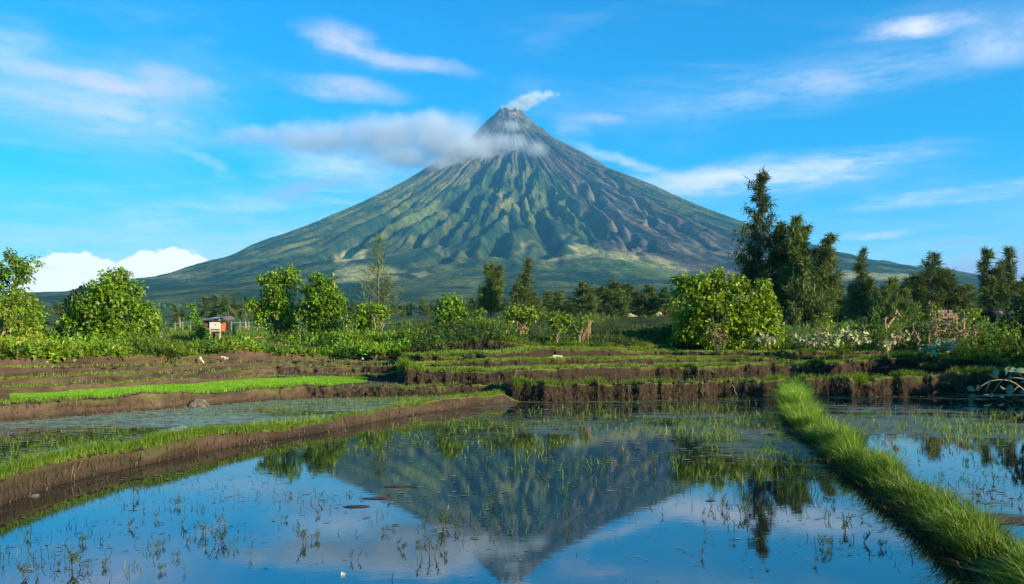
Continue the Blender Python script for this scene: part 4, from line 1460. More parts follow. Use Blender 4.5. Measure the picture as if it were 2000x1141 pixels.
palm('coconut palm with a yellowing frond close behind the roof of the shed', 405, 594, 105, 1, 1.0)
palm('tallest coconut palm rising behind the shed roof', 428, 582, 112, 2, 1.05)
palm('coconut palm on a pale straight trunk just right of the shed', 444, 587, 104, 3, 1.0)
palm('coconut palm with a pale trunk beside the white fence rail', 480, 595, 104, 4, .9)
palm('small coconut palm nearest the vine column, left of it', 352, 604, 120, 5, .9)
palm('coconut palm standing right behind the bright pair of trees', 676, 592, 100, 6, .85)
palm('small coconut palm half hidden left of the bright pair of trees', 506, 600, 118, 7, .85)


# ------------------------------------------------------------------ banana plants
def banana(label, x, D, H, seed, nl=6, spec=None, broken=True):
    r = np.random.default_rng(seed)
    X = (x - 1000) / F * D
    z0 = float(gz(X, D)[0]) - .05
    root = thing('banana_plant', label, 'banana plant', (X, D, z0), None)
    w = Acc()
    w.add(*tube([(0, 0, 0), (.03, 0, H * .3), (0, .03, H * .62)], [.11, .09, .06], 8))
    link('stem', w.mesh('banana_stem'), M_PALEBARK, root)
    for k in range(nl):
        a = Acc()
        az = spec[k][0] if spec else r.uniform(0, 6.28)
        el = spec[k][1] if spec else r.uniform(.2, 1.2)
        L = H * (spec[k][2] if spec else r.uniform(.4, .6))
        n = 9
        t = np.linspace(0, 1, n)
        hx = L * t * math.cos(el)
        hz = L * t * math.sin(el) - .35 * L * t ** 2.4
        W = .34 * np.sin(np.pi * (t * .86 + .1)) ** .6 * L / 1.2
        pts = []
        for s in (-1, 0, 1):
            for i in range(n):
                jag = 1 + (r.uniform(-.35, .1) if s and i not in (0, n - 1) else 0)
                pts.append((hx[i], s * W[i] * .5 * jag, hz[i] + (abs(s) * -.12 * W[i]) + H * .6))
        pts = np.array(pts)
        ca, sa = math.cos(az), math.sin(az)
        pts = pts @ np.array(((ca, sa, 0), (-sa, ca, 0), (0, 0, 1)))
        f = []
        for s in (0, 1):
            for i in range(n - 1):
                f.append((s * n + i, s * n + i + 1, (s + 1) * n + i + 1, (s + 1) * n + i))
        a.add(pts, np.array(f), np.array((.14, .25, .03)) * r.uniform(.75, 1.25))
        link('leaf', a.mesh('banana_leaf'), M_GRASS, root)
    return root


banana('banana plant with torn upright and drooping leaves beside the big round tree', 313, 46, 1.75, 3, 7,
       [(1.5, 1.45, .5), (0.1, .55, .62), (3.2, .6, .4), (4.4, .9, .5), (5.6, .3, .5), (2.4, 1.2, .45), (0.5, 1.1, .45)])
banana('leaning dead banana plant with brown hanging leaves right of the shed', 456, 52, 1.5, 4, 5,
       [(2.9, .2, .35), (0.4, -.2, .4), (3.5, -.4, .4), (5.0, -.3, .35), (1.5, .1, .3)])

# ------------------------------------------------------------------ grass
def tcol(px):
    px = np.asarray(px, float)
    i = np.clip(np.searchsorted(TPX, px) - 1, 0, len(TPX) - 2)
    t = ((px - TPX[i]) / (TPX[i + 1] - TPX[i]))[:, None, None]
    return TC[i] * (1 - t) + TC[i + 1] * t


GR_Y = np.array((0.30, 0.34, 0.045))
GR_G = np.array((0.120, 0.240, 0.018))
GR_D = np.array((0.040, 0.095, 0.014))


def gcol(n, a, b, r, lo=0.0, hi=1.0):
    t = r.uniform(lo, hi, (n, 1))
    return (a * (1 - t) + b * t) * r.uniform(.75, 1.25, (n, 1))


def edge_grass(acc, i, x0, x1, per_m, h, w, a, b, seed, off=(-.03, .22), lean=(0, -.35, 0), clump=.6, lo=0., hi=1., hang=.0):
    r = np.random.default_rng(seed)
    Dm = np.interp((x0 + x1) / 2, TPX, TC[:, i, 0])
    n = int(per_m * (x1 - x0) / F * Dm * 1.1)
    px = r.uniform(x0, x1, n)
    c = tcol(px)
    X0 = (px - 1000) / F * c[:, i, 0]
    k = fbm(X0 * 1.7, X0 * 0 + i * 4, 3, 200 + i)
    keep = r.random(n) < np.clip(.55 + clump * k * 1.3, .04, 1)
    px, c, k = px[keep], c[keep], k[keep]
    n = len(px)
    o = r.uniform(off[0], off[1], n) * (r.random(n) ** .6)
    D = c[:, i, 0] + .04 + o
    z = c[:, i, 1] + np.where(o < .02, -np.abs(r.normal(0, hang, n)), 0)
    X = (px - 1000) / F * D
    hh = h * r.uniform(.45, 1.35, n) * (1 + .5 * np.clip(k, -.6, 1))
    acc.add(*blades(np.stack([X, D, z - .015], 1), hh, w, lean, gcol(n, a, b, r, lo, hi), seed + 1))


def bank_grass():
    a = Acc()
    # front dike of the left pond
    edge_grass(a, 3, -250, 985, 2200, .115, .0075, GR_Y * .85, GR_G, 1, off=(-.05, .38), clump=.35, lo=.2, hi=1)
    edge_grass(a, 3, -250, 700, 200, .12, .008, GR_G, GR_D, 2, off=(.2, .5), clump=.6)
    edge_grass(a, 4, 300, 985, 420, .13, .010, GR_Y, GR_G, 3, off=(-.15, .1), lean=(0, .2, 0), clump=.4)
    # long bank across the pond
    edge_grass(a, iB + 1, 1000, 1560, 620, .15, .012, GR_Y * .8, GR_G * .9, 4, off=(-.05, .35), hang=.07, lo=.2)
    edge_grass(a, iB + 1, 1560, 2150, 560, .17, .012, GR_Y * .7, GR_G * .8, 5, off=(-.05, .45), hang=.1, lo=.3)
    edge_grass(a, iB + 1, 1600, 1690, 900, .26, .014, GR_Y, GR_G, 6, off=(-.12, .3), hang=.16, clump=.3)
    edge_grass(a, iB + 1, 1000, 1040, 800, .2, .013, GR_Y, GR_G, 7, off=(-.1, .3), hang=.12, clump=.3)
    edge_grass(a, iB + 1, -250, 640, 300, .11, .011, GR_Y * .9, GR_G, 8, off=(-.05, .3), hang=.05, lo=.1)
    edge_grass(a, iB + 1, 640, 1000, 200, .1, .011, GR_Y * .8, GR_G, 9, hang=.03)
    # narrow terraces above
    for i, (h, per) in {iC + 1: (.12, 420), iD + 1: (.11, 420), iE + 1: (.11, 420), iF + 1: (.16, 520)}.items():
        edge_grass(a, i, -300, 780, per * 1.1, h * .55, .015, GR_Y * .95, GR_G, 20 + i, off=(-.04, .2), hang=.03, lo=.0, hi=.6)
        edge_grass(a, i, 784, 1650, per * 1.3, h * 1.25, .016, GR_Y * .75, GR_G, 30 + i, off=(-.05, .45), hang=.05, lo=.2)
        edge_grass(a, i, 1500, 2150, per * 1.1, h * 1.5, .016, GR_G, GR_D, 40 + i, off=(-.05, .5), hang=.12, lo=.0)
    edge_grass(a, iC + 1, 776, 830, 1200, .3, .018, GR_Y, GR_G, 60, off=(-.05, .5), hang=.1, clump=.2)
    # grassy treads between them
    r = np.random.default_rng(77)
    for i, x0, x1, per in ((iC + 1, -300, 780, 16), (iD + 1, -300, 780, 40), (iE + 1, -300, 780, 40), (iC + 1, 790, 1650, 330), (iD + 1, 790, 1500, 300), (iE + 1, 790, 2150, 160), (iC + 1, 1650, 2150, 150), (iB + 3, -300, 860, 22), (iD + 1, 1500, 2150, 200)):
        c0 = tcol(np.array([(x0 + x1) / 2]))[0]
        area = abs(x1 - x0) / F * c0[i, 0] * max(.3, c0[i + 1, 0] - c0[i, 0])
        n = int(per * area)
        px = r.uniform(x0, x1, n)
        c = tcol(px)
        t = r.random(n)
        D = c[:, i, 0] * (1 - t) + c[:, i + 1, 0] * t
        z = c[:, i, 1] * (1 - t) + c[:, i + 1, 1] * t
        X = (px - 1000) / F * D
        ok = fbm(X * 1.1, D * 1.5, 3, 210) > -.25
        n = int(ok.sum())
        a.add(*blades(np.stack([X, D, z], 1)[ok], .10 * r.uniform(.5, 1.4, n), .016, (0, 0, 0), gcol(n, GR_Y, GR_G, r), 300 + i))
    # roots and dry straw hanging on the risers
    for i, x0, x1, per in ((iB, 640, 2150, 170), (iC, 788, 1700, 130), (iB, -200, 640, 40), (2, -200, 990, 60), (iD, 788, 1500, 80)):
        c0 = tcol(np.array([(x0 + x1) / 2]))[0]
        n = int(per * (x1 - x0) / F * c0[i, 0])
        px = r.uniform(x0, x1, n)
        c = tcol(px)
        t = r.random(n)
        D = c[:, i, 0] * (1 - t) + c[:, i + 1, 0] * t - .07
        z = c[:, i, 1] * (1 - t) + c[:, i + 1, 1] * t
        X = (px - 1000) / F * D
        hh = -.12 * r.uniform(.4, 1.5, n)
        a.add(*blades(np.stack([X, D, z], 1), hh, .012, (0, .5, 0), np.array((.11, .085, .04)) * r.uniform(.4, 1.4, (n, 1)), 400 + i))
    link('bank_grass', a.mesh('bank_grass'), M_GRASS, kind='stuff', label='yellow green grass fringing the edges of the terraces', cat='grass')


bank_grass()


# ------------------------------------------------------------------ rice seedling bed
def seedling_bed():
    r = np.random.default_rng(90)
    n = 60000
    px = r.uniform(20, 718, n)
    c = tcol(px)
    Df = c[:, iB + 1, 0] + np.interp(px, [20, 300, 430, 540, 600, 640, 718], [.75, .3, .25, .35, .6, 1.5, 2.7])
    # the bed is laid in two strips with a step in its back edge
    Db = c[:, iC, 0] - np.where((px > 20) & (px < 135), .55, .08) - np.where((px > 352) & (px < 392), .5, 0)
    t = r.random(n)
    D = Df * (1 - t) + Db * t
    X = (px - 1000) / F * D
    z = np.interp(t, [0, 1], [0, 1]) * 0 + c[:, iB + 3, 1] * (1 - t) + c[:, iC, 1] * t
    ok = D > Df
    ok &= Db > Df
    X, D, z = X[ok], D[ok], z[ok]
    n = len(X)
    k = 1 + .12 * fbm(X * 1.2, D * 1.2, 2, 95)
    a = Acc()
    a.add(*blades(np.stack([X, D, z - .005], 1), .105 * r.uniform(.8, 1.15, n) * k, .015, (0, 0, 0), gcol(n, np.array((.16, .36, .015)), np.array((.24, .42, .02)), r), 96, curl=.12))
    link('seedling_bed', a.mesh('seedling_bed'), M_GRASS, kind='stuff', label='dense bright green bed of young rice seedlings on the terrace', cat='rice seedlings')


seedling_bed()

# ------------------------------------------------------------------ grassy dike between the two front ponds
DK = [(1549, 776, .24), (1552, 800, .27), (1566, 824, .29), (1620, 871, .27), (1670, 911, .26), (1738, 953, .22), (1800, 1003, .22), (1882, 1060, .21), (1950, 1110, .21), (2040, 1180, .22), (2200, 1310, .24), (2500, 1550, .28)]


def dike():
    q = np.array([(*(P(x, y, 2667.2 / (y - 675)))[:2], w) for x, y, w in DK])
    s = np.concatenate([[0], np.cumsum(np.hypot(*np.diff(q[:, :2], axis=0).T))])
    m = 260
    t = np.linspace(0, s[-1], m)
    cx, cy, cw = (np.interp(t, s, q[:, k]) for k in range(3))
    for _ in range(6):
        cx[1:-1] = (cx[:-2] + cx[2:]) / 2
        cy[1:-1] = (cy[:-2] + cy[2:]) / 2
    tx, ty = np.gradient(cx), np.gradient(cy)
    ln = np.hypot(tx, ty)
    nx, ny = -ty / ln, tx / ln
    prof = [(-1.15, -.22), (-1.0, -.02), (-.85, .06), (-.5, .12), (0, .15), (.5, .12), (.85, .06), (1.0, -.02), (1.15, -.22)]
    v = []
    for i in range(m):
        for (o, h) in prof:
            oo = o * cw[i] * (1 + .16 * float(vn(t[i] * 2.2, o * 3, 4)) + .07 * float(vn(t[i] * 8, o * 3, 5)))
            v.append((cx[i] + nx[i] * oo, cy[i] + ny[i] * oo, h + .025 * float(vn(t[i] * 4, o * 4, 6)) * (abs(o) < .9)))
    k = len(prof)
    idx = np.arange(m * k).reshape(m, k)
    f = np.stack([idx[:-1, :-1], idx[:-1, 1:], idx[1:, 1:], idx[1:, :-1]], -1).reshape(-1, 4)
    v = np.array(v)
    c = np.where((v[:, 2] > .05)[:, None], TURF * .6, SOILD)
    link('grass_dike', mesh_np('grass_dike', v, f, c, True), bpy.data.materials['terrace_earth'], kind='structure')
    r = np.random.default_rng(101)
    n = 46000
    # more blades where the dike is near
    u = r.random(n)
    tt = s[-1] * (1 - (1 - u) ** 1.0)
    tt = np.where(tt > s[-1] * .93, s[-1] * .93 * r.random(n), tt)
    o = r.uniform(-1.0, 1.0, n)
    x, y, w = np.interp(tt, t, cx), np.interp(tt, t, cy), np.interp(tt, t, cw)
    ax, ay = np.interp(tt, t, nx), np.interp(tt, t, ny)
    pos = np.stack([x + ax * o * w, y + ay * o * w, .13 * (1 - o * o)], 1)
    g = fbm(pos[:, 0] * 2.4, pos[:, 1] * 2.4, 3, 102)
    h = .135 * r.uniform(.3, 1.7, n) * np.clip(1 + 1.1 * g, .22, 2.1) * (1 + .5 * ss(15, 22, np.hypot(x, y)))
    lean = np.stack([ax * o * .75 - .12, ay * o * .75, 0 * o], 1)
    col = gcol(n, GR_G * .8, GR_Y * .7, r, 0, .6) * (1 + .5 * ss(13, 20, np.hypot(x, y)))[:, None] * (1 - .3 * (np.abs(o) > .75))[:, None] * (1 + .45 * g)[:, None]  # far end brightened: the sunlight on it is painted into the blades
    wd = np.where(np.hypot(x, y) < 12, .0075, .011)
    straw = (r.random(n) < .07)[:, None]
    col = np.where(straw, np.array((.26, .20, .08)) * r.uniform(.5, 1.2, (n, 1)), col)
    bare = (fbm(pos[:, 0] * 1.3 + 7, pos[:, 1] * 1.3, 3, 107) > .62) & (r.random(n) < .8)
    pos, h, wd, lean, col = pos[~bare], h[~bare], wd[~bare], lean[~bare], col[~bare]
    n = len(pos)
    x, y, o, ax, ay = x[~bare], y[~bare], o[~bare], ax[~bare], ay[~bare]
    a = Acc()
    a.add(*blades(pos, h, wd, lean, col, 103))
    # dead straw at the waterline
    n2 = 5000
    i = r.integers(0, n, n2)
    p2 = pos[i].copy()
    p2[:, :2] += np.stack([ax[i], ay[i]], 1) * np.sign(o[i])[:, None] * .12
    p2[:, 2] = .01
    a.add(*blades(p2, .12 * r.uniform(.4, 1.3, n2), .008, lean[i] * 1.2, np.array((.08, .07, .03)) * r.uniform(.5, 1.5, (n2, 1)), 104))
    link('dike_grass', a.mesh('dike_grass'), M_GRASS, kind='stuff', label='long green grass covering the narrow dike between the front ponds', cat='grass')


dike()


# ------------------------------------------------------------------ undergrowth on the bank behind the terraces
def undergrowth():
    r = np.random.default_rng(120)
    a = Acc()
    #        x0, x1, dD0, dD1, n, r, h, base, yel, leaf
    zones = [(-150, 470, .0, 4.5, 1150, .32, .2, G_BRIGHT * 1.0, .35, .14), (-150, 330, 4.5, 14, 200, .5, .35, G_BRIGHT * .6, .2, .16),
             (470, 800, .0, 5, 760, .32, .19, G_BRIGHT * np.array((.9, 1.2, 1)), .35, .14), (520, 720, 6, 12, 90, .45, .35, G_BRIGHT * .7, .3, .16),
             (780, 1000, -.6, 6, 420, .28, .2, G_MID * 1.3, .3, .11), (1000, 1330, .0, 5, 240, .22, .14, G_MID, .3, .1),
             (1300, 1620, -1.5, 8, 600, .34, .3, G_MID * .9, .1, .12), (1600, 1920, -1.5, 9, 1100, .36, .42, G_BRIGHT * .75, .3, .14),
             (1900, 2150, -4, 9, 700, .42, .6, G_BRIGHT * .8, .35, .17), (1870, 2150, -7, 0, 420, .45, .45, G_BRIGHT * .8, .3, .16), (1640, 1900, 2, 9, 420, .45, .7, G_BRIGHT * .8, .4, .16)]
    for (x0, x1, d0, d1, n, rad, h, base, yel, leaf) in zones:
        px = r.uniform(x0, x1, n)
        c = tcol(px)
        D = c[:, iF + 1, 0] + d0 + (d1 - d0) * r.random(n) ** 1.3
        X = (px - 1000) / F * D
        k = 1.5 * fbm(X * .28, D * .34, 3, 130)
        keep = k > -.62
        X, D, k = X[keep], D[keep], k[keep]
        z = gz(X, D)
        hue = fbm(X * .7, D * .9, 3, 133)
        for i in range(len(X)):
            m = r.integers(14, 26)
            d = unit(r.normal(0, 1, (m, 3)))
            d[:, 2] = np.abs(d[:, 2])
            hh = h * max(.25, 1 + 1.3 * k[i]) * r.uniform(.6, 1.4)
            pos = np.array((X[i], D[i], z[i])) + d * np.array((rad, rad, hh)) * r.uniform(.4, 1.1, (m, 1))
            dr = unit(d + r.normal(0, .6, (m, 3)))
            nm = unit(d + np.array((0, 0, .8)) + r.normal(0, .4, (m, 3)))
            ln = leaf * r.uniform(.7, 1.5, m)
            b = base * (1.0 if r.random() < .85 else np.array((1.5, .75, 1.0))) * (1 + .5 * k[i])
            if hue[i] < -.15:
                b = b * np.array((.35, .42, .8))
            elif hue[i] > .5:
                b = b * np.array((1.3, .8, 1.0))
            a.add(*leaves(pos, dr, nm, ln, ln * r.uniform(.35, .6, m), .15, leafcol(m, b, yel, int(r.integers(1e9)))))
    link('undergrowth', a.mesh('undergrowth'), M_LEAF, kind='stuff', label='tangled green weeds and vines covering the bank behind the terraces', cat='undergrowth')
    # rough grass over the berm and pasture
    g = Acc()
    for (x0, x1, D0, D1, n, h, w, a_, b_) in ((1000, 1400, 40, 75, 20000, .22, .035, GR_Y * .28, GR_D * .8), (780, 1000, 38, 80, 9000, .22, .035, GR_Y * .26, GR_D * .8), (1280, 2150, 38, 60, 20000, .25, .03, GR_G * .7, GR_D), (1850, 2200, 34, 48, 12000, .5, .03, GR_G, GR_Y * .6),  # berm patches: dark blade colours carry the shade on that slope
                                     (-150, 800, 30, 60, 22000, .2, .03, GR_G * .8, GR_Y * .7), (330, 560, 40, 110, 14000, .22, .05, GR_Y * .55, GR_G * .7), (-150, 2150, 70, 150, 16000, .3, .1, GR_Y * .5, GR_G * .6)):
        D = np.exp(r.uniform(math.log(D0), math.log(D1), n))
        X = (r.uniform(x0, x1, n) - 1000) / F * D
        ok = D > tcol(1000 + F * X / D)[:, iF + 1, 0] + .3
        X, D = X[ok], D[ok]
        z = gz(X, D)
        n = len(X)
        k = fbm(X * .3, D * .3, 3, 140)
        g.add(*blades(np.stack([X, D, z - .02], 1), h * r.uniform(.5, 1.4, n) * (1 + .5 * k), w, (0, 0, 0), gcol(n, a_, b_, r) * (1 + .3 * k)[:, None], 141))
    link('rough_grass', g.mesh('rough_grass'), M_GRASS, kind='stuff', label='rough grass on the rising ground behind the terraces', cat='grass')


undergrowth()


# ------------------------------------------------------------------ things growing in and floating on the ponds
def pond_stuff():
    r = np.random.default_rng(150)
    a = Acc()
    # (px x, px y, rx, ry, n, height, color a, b)
    pats = [(1430, 850, 120, 60, 2400, .15, GR_Y * .7, GR_G * .8), (1100, 825, 320, 36, 800, .10, GR_Y * .8, GR_G), (1800, 820, 300, 34, 900, .11, GR_Y * .5, GR_G * .6),
            (1350, 806, 300, 20, 900, .11, GR_Y * .6, GR_G * .7), (900, 840, 200, 30, 350, .08, GR_Y * .7, GR_G), (1900, 835, 160, 24, 900, .16, GR_Y * .8, GR_G), (1160, 880, 200, 46, 260, .13, GR_Y, GR_G),
            (990, 940, 50, 34, 260, .1, GR_G * .5, GR_D), (1120, 900, 260, 90, 700, .09, GR_Y * .6, GR_D), (800, 920, 220, 70, 420, .07, GR_D, GR_D * .7), (950, 1010, 220, 60, 300, .07, GR_D, GR_Y * .6),
            (350, 990, 330, 90, 420, .06, GR_D * .6, GR_D), (1650, 1010, 200, 60, 320, .06, GR_D * .6, GR_D), (1900, 930, 150, 80, 520, .08, GR_D, GR_Y * .4), (80, 1100, 160, 50, 160, .08, GR_D * .6, GR_Y * .5), (1560, 920, 40, 60, 300, .14, GR_G * .7, GR_D),
            (700, 870, 260, 14, 500, .07, GR_Y * .6, GR_G * .6)]
    for (x, y, rx, ry, n, h, ca, cb) in pats:
        q = r.normal(0, .6, (n, 2))
        px, py = x + q[:, 0] * rx, np.maximum(y + q[:, 1] * ry, 780)
        D = 2667.2 / (py - 675)
        X = (px - 1000) / F * D
        # tussocky
        X += .12 * vn(X * 3, D * 3, 151)
        lim = tcol(np.clip(px, -1400, 3700))
        edge = np.where(px < 985, lim[:, 2, 0], lim[:, iB, 0])
        ok = (D < edge - .08) & (fbm(X * 1.1, D * .8, 3, 152) > -.15)
        X, D = X[ok], D[ok]
        m = len(X)
        a.add(*blades(np.stack([X, D, 0 * X - .01], 1), h * r.uniform(.3, 1.5, m), np.where(D > 12, .012, .006), (0, 0, 0), gcol(m, ca, cb, r), 153, curl=.5))
    # upper pond
    for (x0, x1, n, h) in ((-100, 980, 3000, .07), (500, 980, 2600, .09), (380, 900, 900, .1)):
        px = r.uniform(x0, x1, n)
        c = tcol(px)
        t = r.random(n) ** .8
        lo, hi = c[:, 5, 0] + .05, c[:, iB, 0] - .05
        D = lo * (1 - t) + hi * t
        X = (px - 1000) / F * D
        ok = fbm(X * .8, D * .8, 3, 154) > -.1
        m = int(ok.sum())
        a.add(*blades(np.stack([X, D, 0 * X + WZ2 - .005], 1)[ok], h * r.uniform(.3, 1.5, m), .011, (0, 0, 0), gcol(m, GR_Y * .6, GR_G * .6, r), 155, curl=.5))
    px = r.uniform(1200, 1620, 260)
    c = tcol(px)
    D = c[:, iB + 1, 0] + .3 + r.random(260) * 3
    a.add(*blades(np.stack([(px - 1000) / F * D, D, 0 * D + WZ3], 1), .14 * r.uniform(.3, 1.5, 260), .014, (0, 0, 0), gcol(260, GR_Y * .7, GR_G, r), 156, curl=.4))
    link('pond_grass', a.mesh('pond_grass'), M_GRASS, kind='stuff', label='thin water grass standing in the ponds', cat='water grass')

    # floating leaves, scum and straw
    fv, ff, fc, nn = [], [], [], 0
    def flake(x, y, z, L, W, th, col):
        nonlocal nn
        k = 5
        an = np.linspace(0, 2 * np.pi, k, endpoint=False) + r.uniform(0, 1)
        rr = r.uniform(.55, 1, k)
        p = np.stack([np.cos(an) * rr * L / 2, np.sin(an) * rr * W / 2], 1)
        cth, sth = math.cos(th), math.sin(th)
        fv.append(np.stack([x + p[:, 0] * cth - p[:, 1] * sth, y + p[:, 0] * sth + p[:, 1] * cth, np.full(k, z)], 1))
        ff.append(np.arange(k) + nn)
        fc.append(np.tile(col, (k, 1)))
        nn += k
    spec = [(1430, 850, 150, 60, 700, .12), (1100, 810, 380, 24, 1500, .14), (1800, 815, 320, 34, 1400, .14), (1150, 880, 260, 60, 420, .1), (350, 960, 360, 70, 420, .07), (700, 860, 300, 22, 900, .1),
            (850, 950, 300, 90, 420, .07), (1650, 1000, 200, 80, 240, .06), (1920, 960, 160, 90, 460, .07), (100, 1080, 220, 60, 160, .05), (1000, 1060, 500, 60, 200, .04), (320, 915, 260, 20, 350, .08), (1960, 1010, 60, 50, 300, .08)]
    for (x, y, rx, ry, n, sz) in spec:
        q = r.normal(0, .6, (n, 2))
        px, py = x + q[:, 0] * rx, np.maximum(y + q[:, 1] * ry, 779)
        D = 2667.2 / (py - 675)
        X = (px - 1000) / F * D
        lim = tcol(np.clip(px, -1400, 3700))
        edge = np.where(px < 985, lim[:, 2, 0], lim[:, iB, 0])
        ok = (D < edge - .05) & (fbm(X * 1.4, D * 1.1, 3, 160) > -.1)
        for xx, dd in zip(X[ok], D[ok]):
            t = r.random()
            col = np.array((.16, .17, .05)) if t < .45 else (np.array((.07, .05, .03)) if t < .8 else np.array((.30, .29, .16)))
            L = sz * r.uniform(.3, 1.6)
            flake(xx, dd, .004 + .004 * r.random(), L, L * r.uniform(.15, .5), r.normal(0, .5), col * r.uniform(.7, 1.2))
    for n, x0, x1 in ((2600, -100, 980),):
        px = r.uniform(x0, x1, n)
        c = tcol(px)
        t = r.random(n)
        D = (c[:, 5, 0] + .05) * (1 - t) + (c[:, iB, 0] - .05) * t
        X = (px - 1000) / F * D
        for xx, dd in zip(X, D):
            L = .16 * r.uniform(.3, 1.6)
            flake(xx, dd, WZ2 + .004 + .004 * r.random(), L, L * r.uniform(.15, .5), r.normal(0, .4), (np.array((.17, .19, .08)) if r.random() < .7 else np.array((.07, .06, .03))) * r.uniform(.7, 1.3))
    faces = np.array(ff)
    link('floating_debris', mesh_np('floating_debris', np.concatenate(fv), faces, np.concatenate(fc)), mat_attr('debris', rough=.6, var=.2, scale=8), kind='stuff', label='bits of floating leaf and straw on the pond water', cat='debris')


pond_stuff()

# ------------------------------------------------------------------ water weeds: single sprigs standing in the ponds
def weed_parts(seed, kind):
    r = np.random.default_rng(seed)
    st, lf = Acc(), Acc()
    nst = {0: 3, 1: 2, 2: 5, 3: 1}[kind]
    for k in range(nst):
        h = r.uniform(.06, .13)
        o = r.normal(0, .035, 3) * (1, 1, 0)
        tip = o + np.array((r.normal(0, .03), r.normal(0, .03), h))
        st.add(*tube([o + (0, 0, -.03), (o + tip) / 2 + (.006, 0, 0), tip], [.0035, .003, .002], 4))
        m = 9 if kind != 3 else 5
        for q in range(m):
            t = .35 + .65 * q / (m - 1)
            p = o + (tip - o) * t
            az = q * 2.4 + r.uniform(0, .6)
            d = np.array([[math.cos(az), math.sin(az), .55 + .6 * t]])
            lf.add(*leaves(p[None], d, np.array([[0, 0, 1.0]]) + d * -.2, np.array([.045 * r.uniform(.7, 1.3)]), np.array([.013]), .1,
                           (np.array([[.10, .15, .02]]) if kind != 1 else np.array([[.12, .07, .03]])) * r.uniform(.6, 1.3)))
    return st.mesh('weed_stem'), lf.mesh('weed_leaves')


M_STEM = mat_plain('weed_stem', (0.10, 0.07, 0.03), .8, .3, 20, 0)
wp = [weed_parts(170 + k, k % 4) for k in range(8)]
for a_, b_ in wp:
    a_.materials.append(M_STEM)
    b_.materials.append(M_GRASS)
W_SPOTS = [
    # big labelled clumps first
    (830, 1085, 2.0, 'yellowish leafy weed clump standing out of the dark reflection, lower centre'),
    (855, 1075, 1.6, 'leafy weed sprig close right of the yellowish clump, lower centre'),
    (872, 1030, 2.0, 'spreading green weed clump on the reflected summit, above the yellowish one'),
    (900, 1040, 1.8, 'green weed clump with reddish stems on the reflected summit'),
    (590, 1060, 2.0, 'weed clump with small floating litter, lower left of the reflected cone'),
    (245, 1032, 1.5, 'small forked weed sprig in open blue water at left'),
    (395, 1042, 1.5, 'left sprig of a pair in the open blue water at left centre'),
    (402, 1050, 1.3, 'right sprig of a pair in the open blue water at left centre'),
    (436, 1028, 1.6, 'upright weed sprig above the pair in the open blue water'),
    (275, 970, 2.2, 'dark low weed tuft among floating straw near the left dike'),
    (345, 988, 1.4, 'small dark weed sprig right of the low tuft near the left dike'),
    (620, 980, 2.2, 'leafless dark weed near the left edge of the reflected cone'),
    (150, 1110, 2.4, 'dark brown weed clump at the lower left corner'),
    (60, 1125, 1.8, 'thin weed sprigs at the very bottom left'),
    (430, 1060, 1.8, 'two-headed weed sprig beside floating specks, lower left'),
    (480, 1092, 1.5, 'single weed sprig left of the grey cloud reflection'),
    (1398, 990, 1.9, 'left sprig of the weed row right of the reflected cone'),
    (1430, 1002, 2.0, 'middle sprig of the weed row right of the reflected cone'),
    (1452, 1008, 2.0, 'right sprig of the weed row right of the reflected cone'),
    (1382, 1050, 1.5, 'lone weed sprig below the row right of the reflected cone'),
    (1655, 1040, 1.8, 'weed sprig on the reflected dark conifer'),
    (1680, 1060, 1.7, 'weed sprig just right of the reflected dark conifer'),
    (1618, 1070, 1.4, 'small weed sprig below the reflected dark conifer'),
    (1785, 1078, 1.8, 'dark weed sprig close to the left foot of the grass dike'),
    (1935, 940, 1.7, 'leafy weed tuft in the right-hand pond'),
    (1990, 985, 1.6, 'weed sprig at the right edge in the right-hand pond'),
    (1085, 882, 1.6, 'bright grass-like weed tuft on the sunlit patch in mid pond'),
    (1000, 985, 1.6, 'small bright weed on the middle of the reflected cone'),
    (960, 985, 1.8, 'orange tinged weed left of the small bright one'),
    (765, 978, 1.4, 'bright little weed beside the dark mud islands'),
]
r = np.random.default_rng(181)
first = {}


def put_weed(i, px, py, s, label, group='leafy weeds standing in the ponds'):
    k = i % 8
    D = 2667.2 / (py - 675)
    loc = ((px - 1000) / F * D, D, 0)
    if k not in first:
        t = thing('water_weed', label, 'water plant', loc, group)
        link('stem', wp[k][0], None, t)
        link('leaf_tuft', wp[k][1], None, t)
        t.scale = (s, s, s)
        first[k] = t
    else:
        copy_thing(first[k], loc, r.uniform(0, 6.28), s, label)['group'] = group


for i, (px, py, s, lab) in enumerate(W_SPOTS):
    put_weed(i, px, py, s * .5, lab)
zones = [(40, 520, 990, 1130, 26, 'small sprig among the scattered weeds in the open water at lower left'),
         (520, 900, 960, 1100, 20, 'small sprig among the weeds along the left edge of the reflected cone'),
         (900, 1350, 900, 1050, 18, 'small sprig among the weeds on the dark reflected cone'),
         (1360, 1800, 960, 1110, 22, 'small sprig among the weeds between the cone reflection and the dike'),
         (1700, 1990, 870, 1010, 18, 'small sprig among the weeds of the right-hand pond')]
i = len(W_SPOTS)
for (x0, x1, y0, y1, n, lab) in zones:
    c = 0
    while c < n:
        px, py = r.uniform(x0, x1), r.uniform(y0, y1)
        # keep off the grass dike and the left dike
        dk = np.interp(py, [q[1] for q in DK], [q[0] for q in DK])
        if abs(px - dk) < 40 + (py - 780) * .16 or py < np.interp(px, [0, 300, 600, 900], [1010, 935, 875, 830]):
            continue
        put_weed(i, px, py, r.uniform(.3, .62), lab, lab.replace('small sprig', 'small sprigs'))
        i += 1
        c += 1


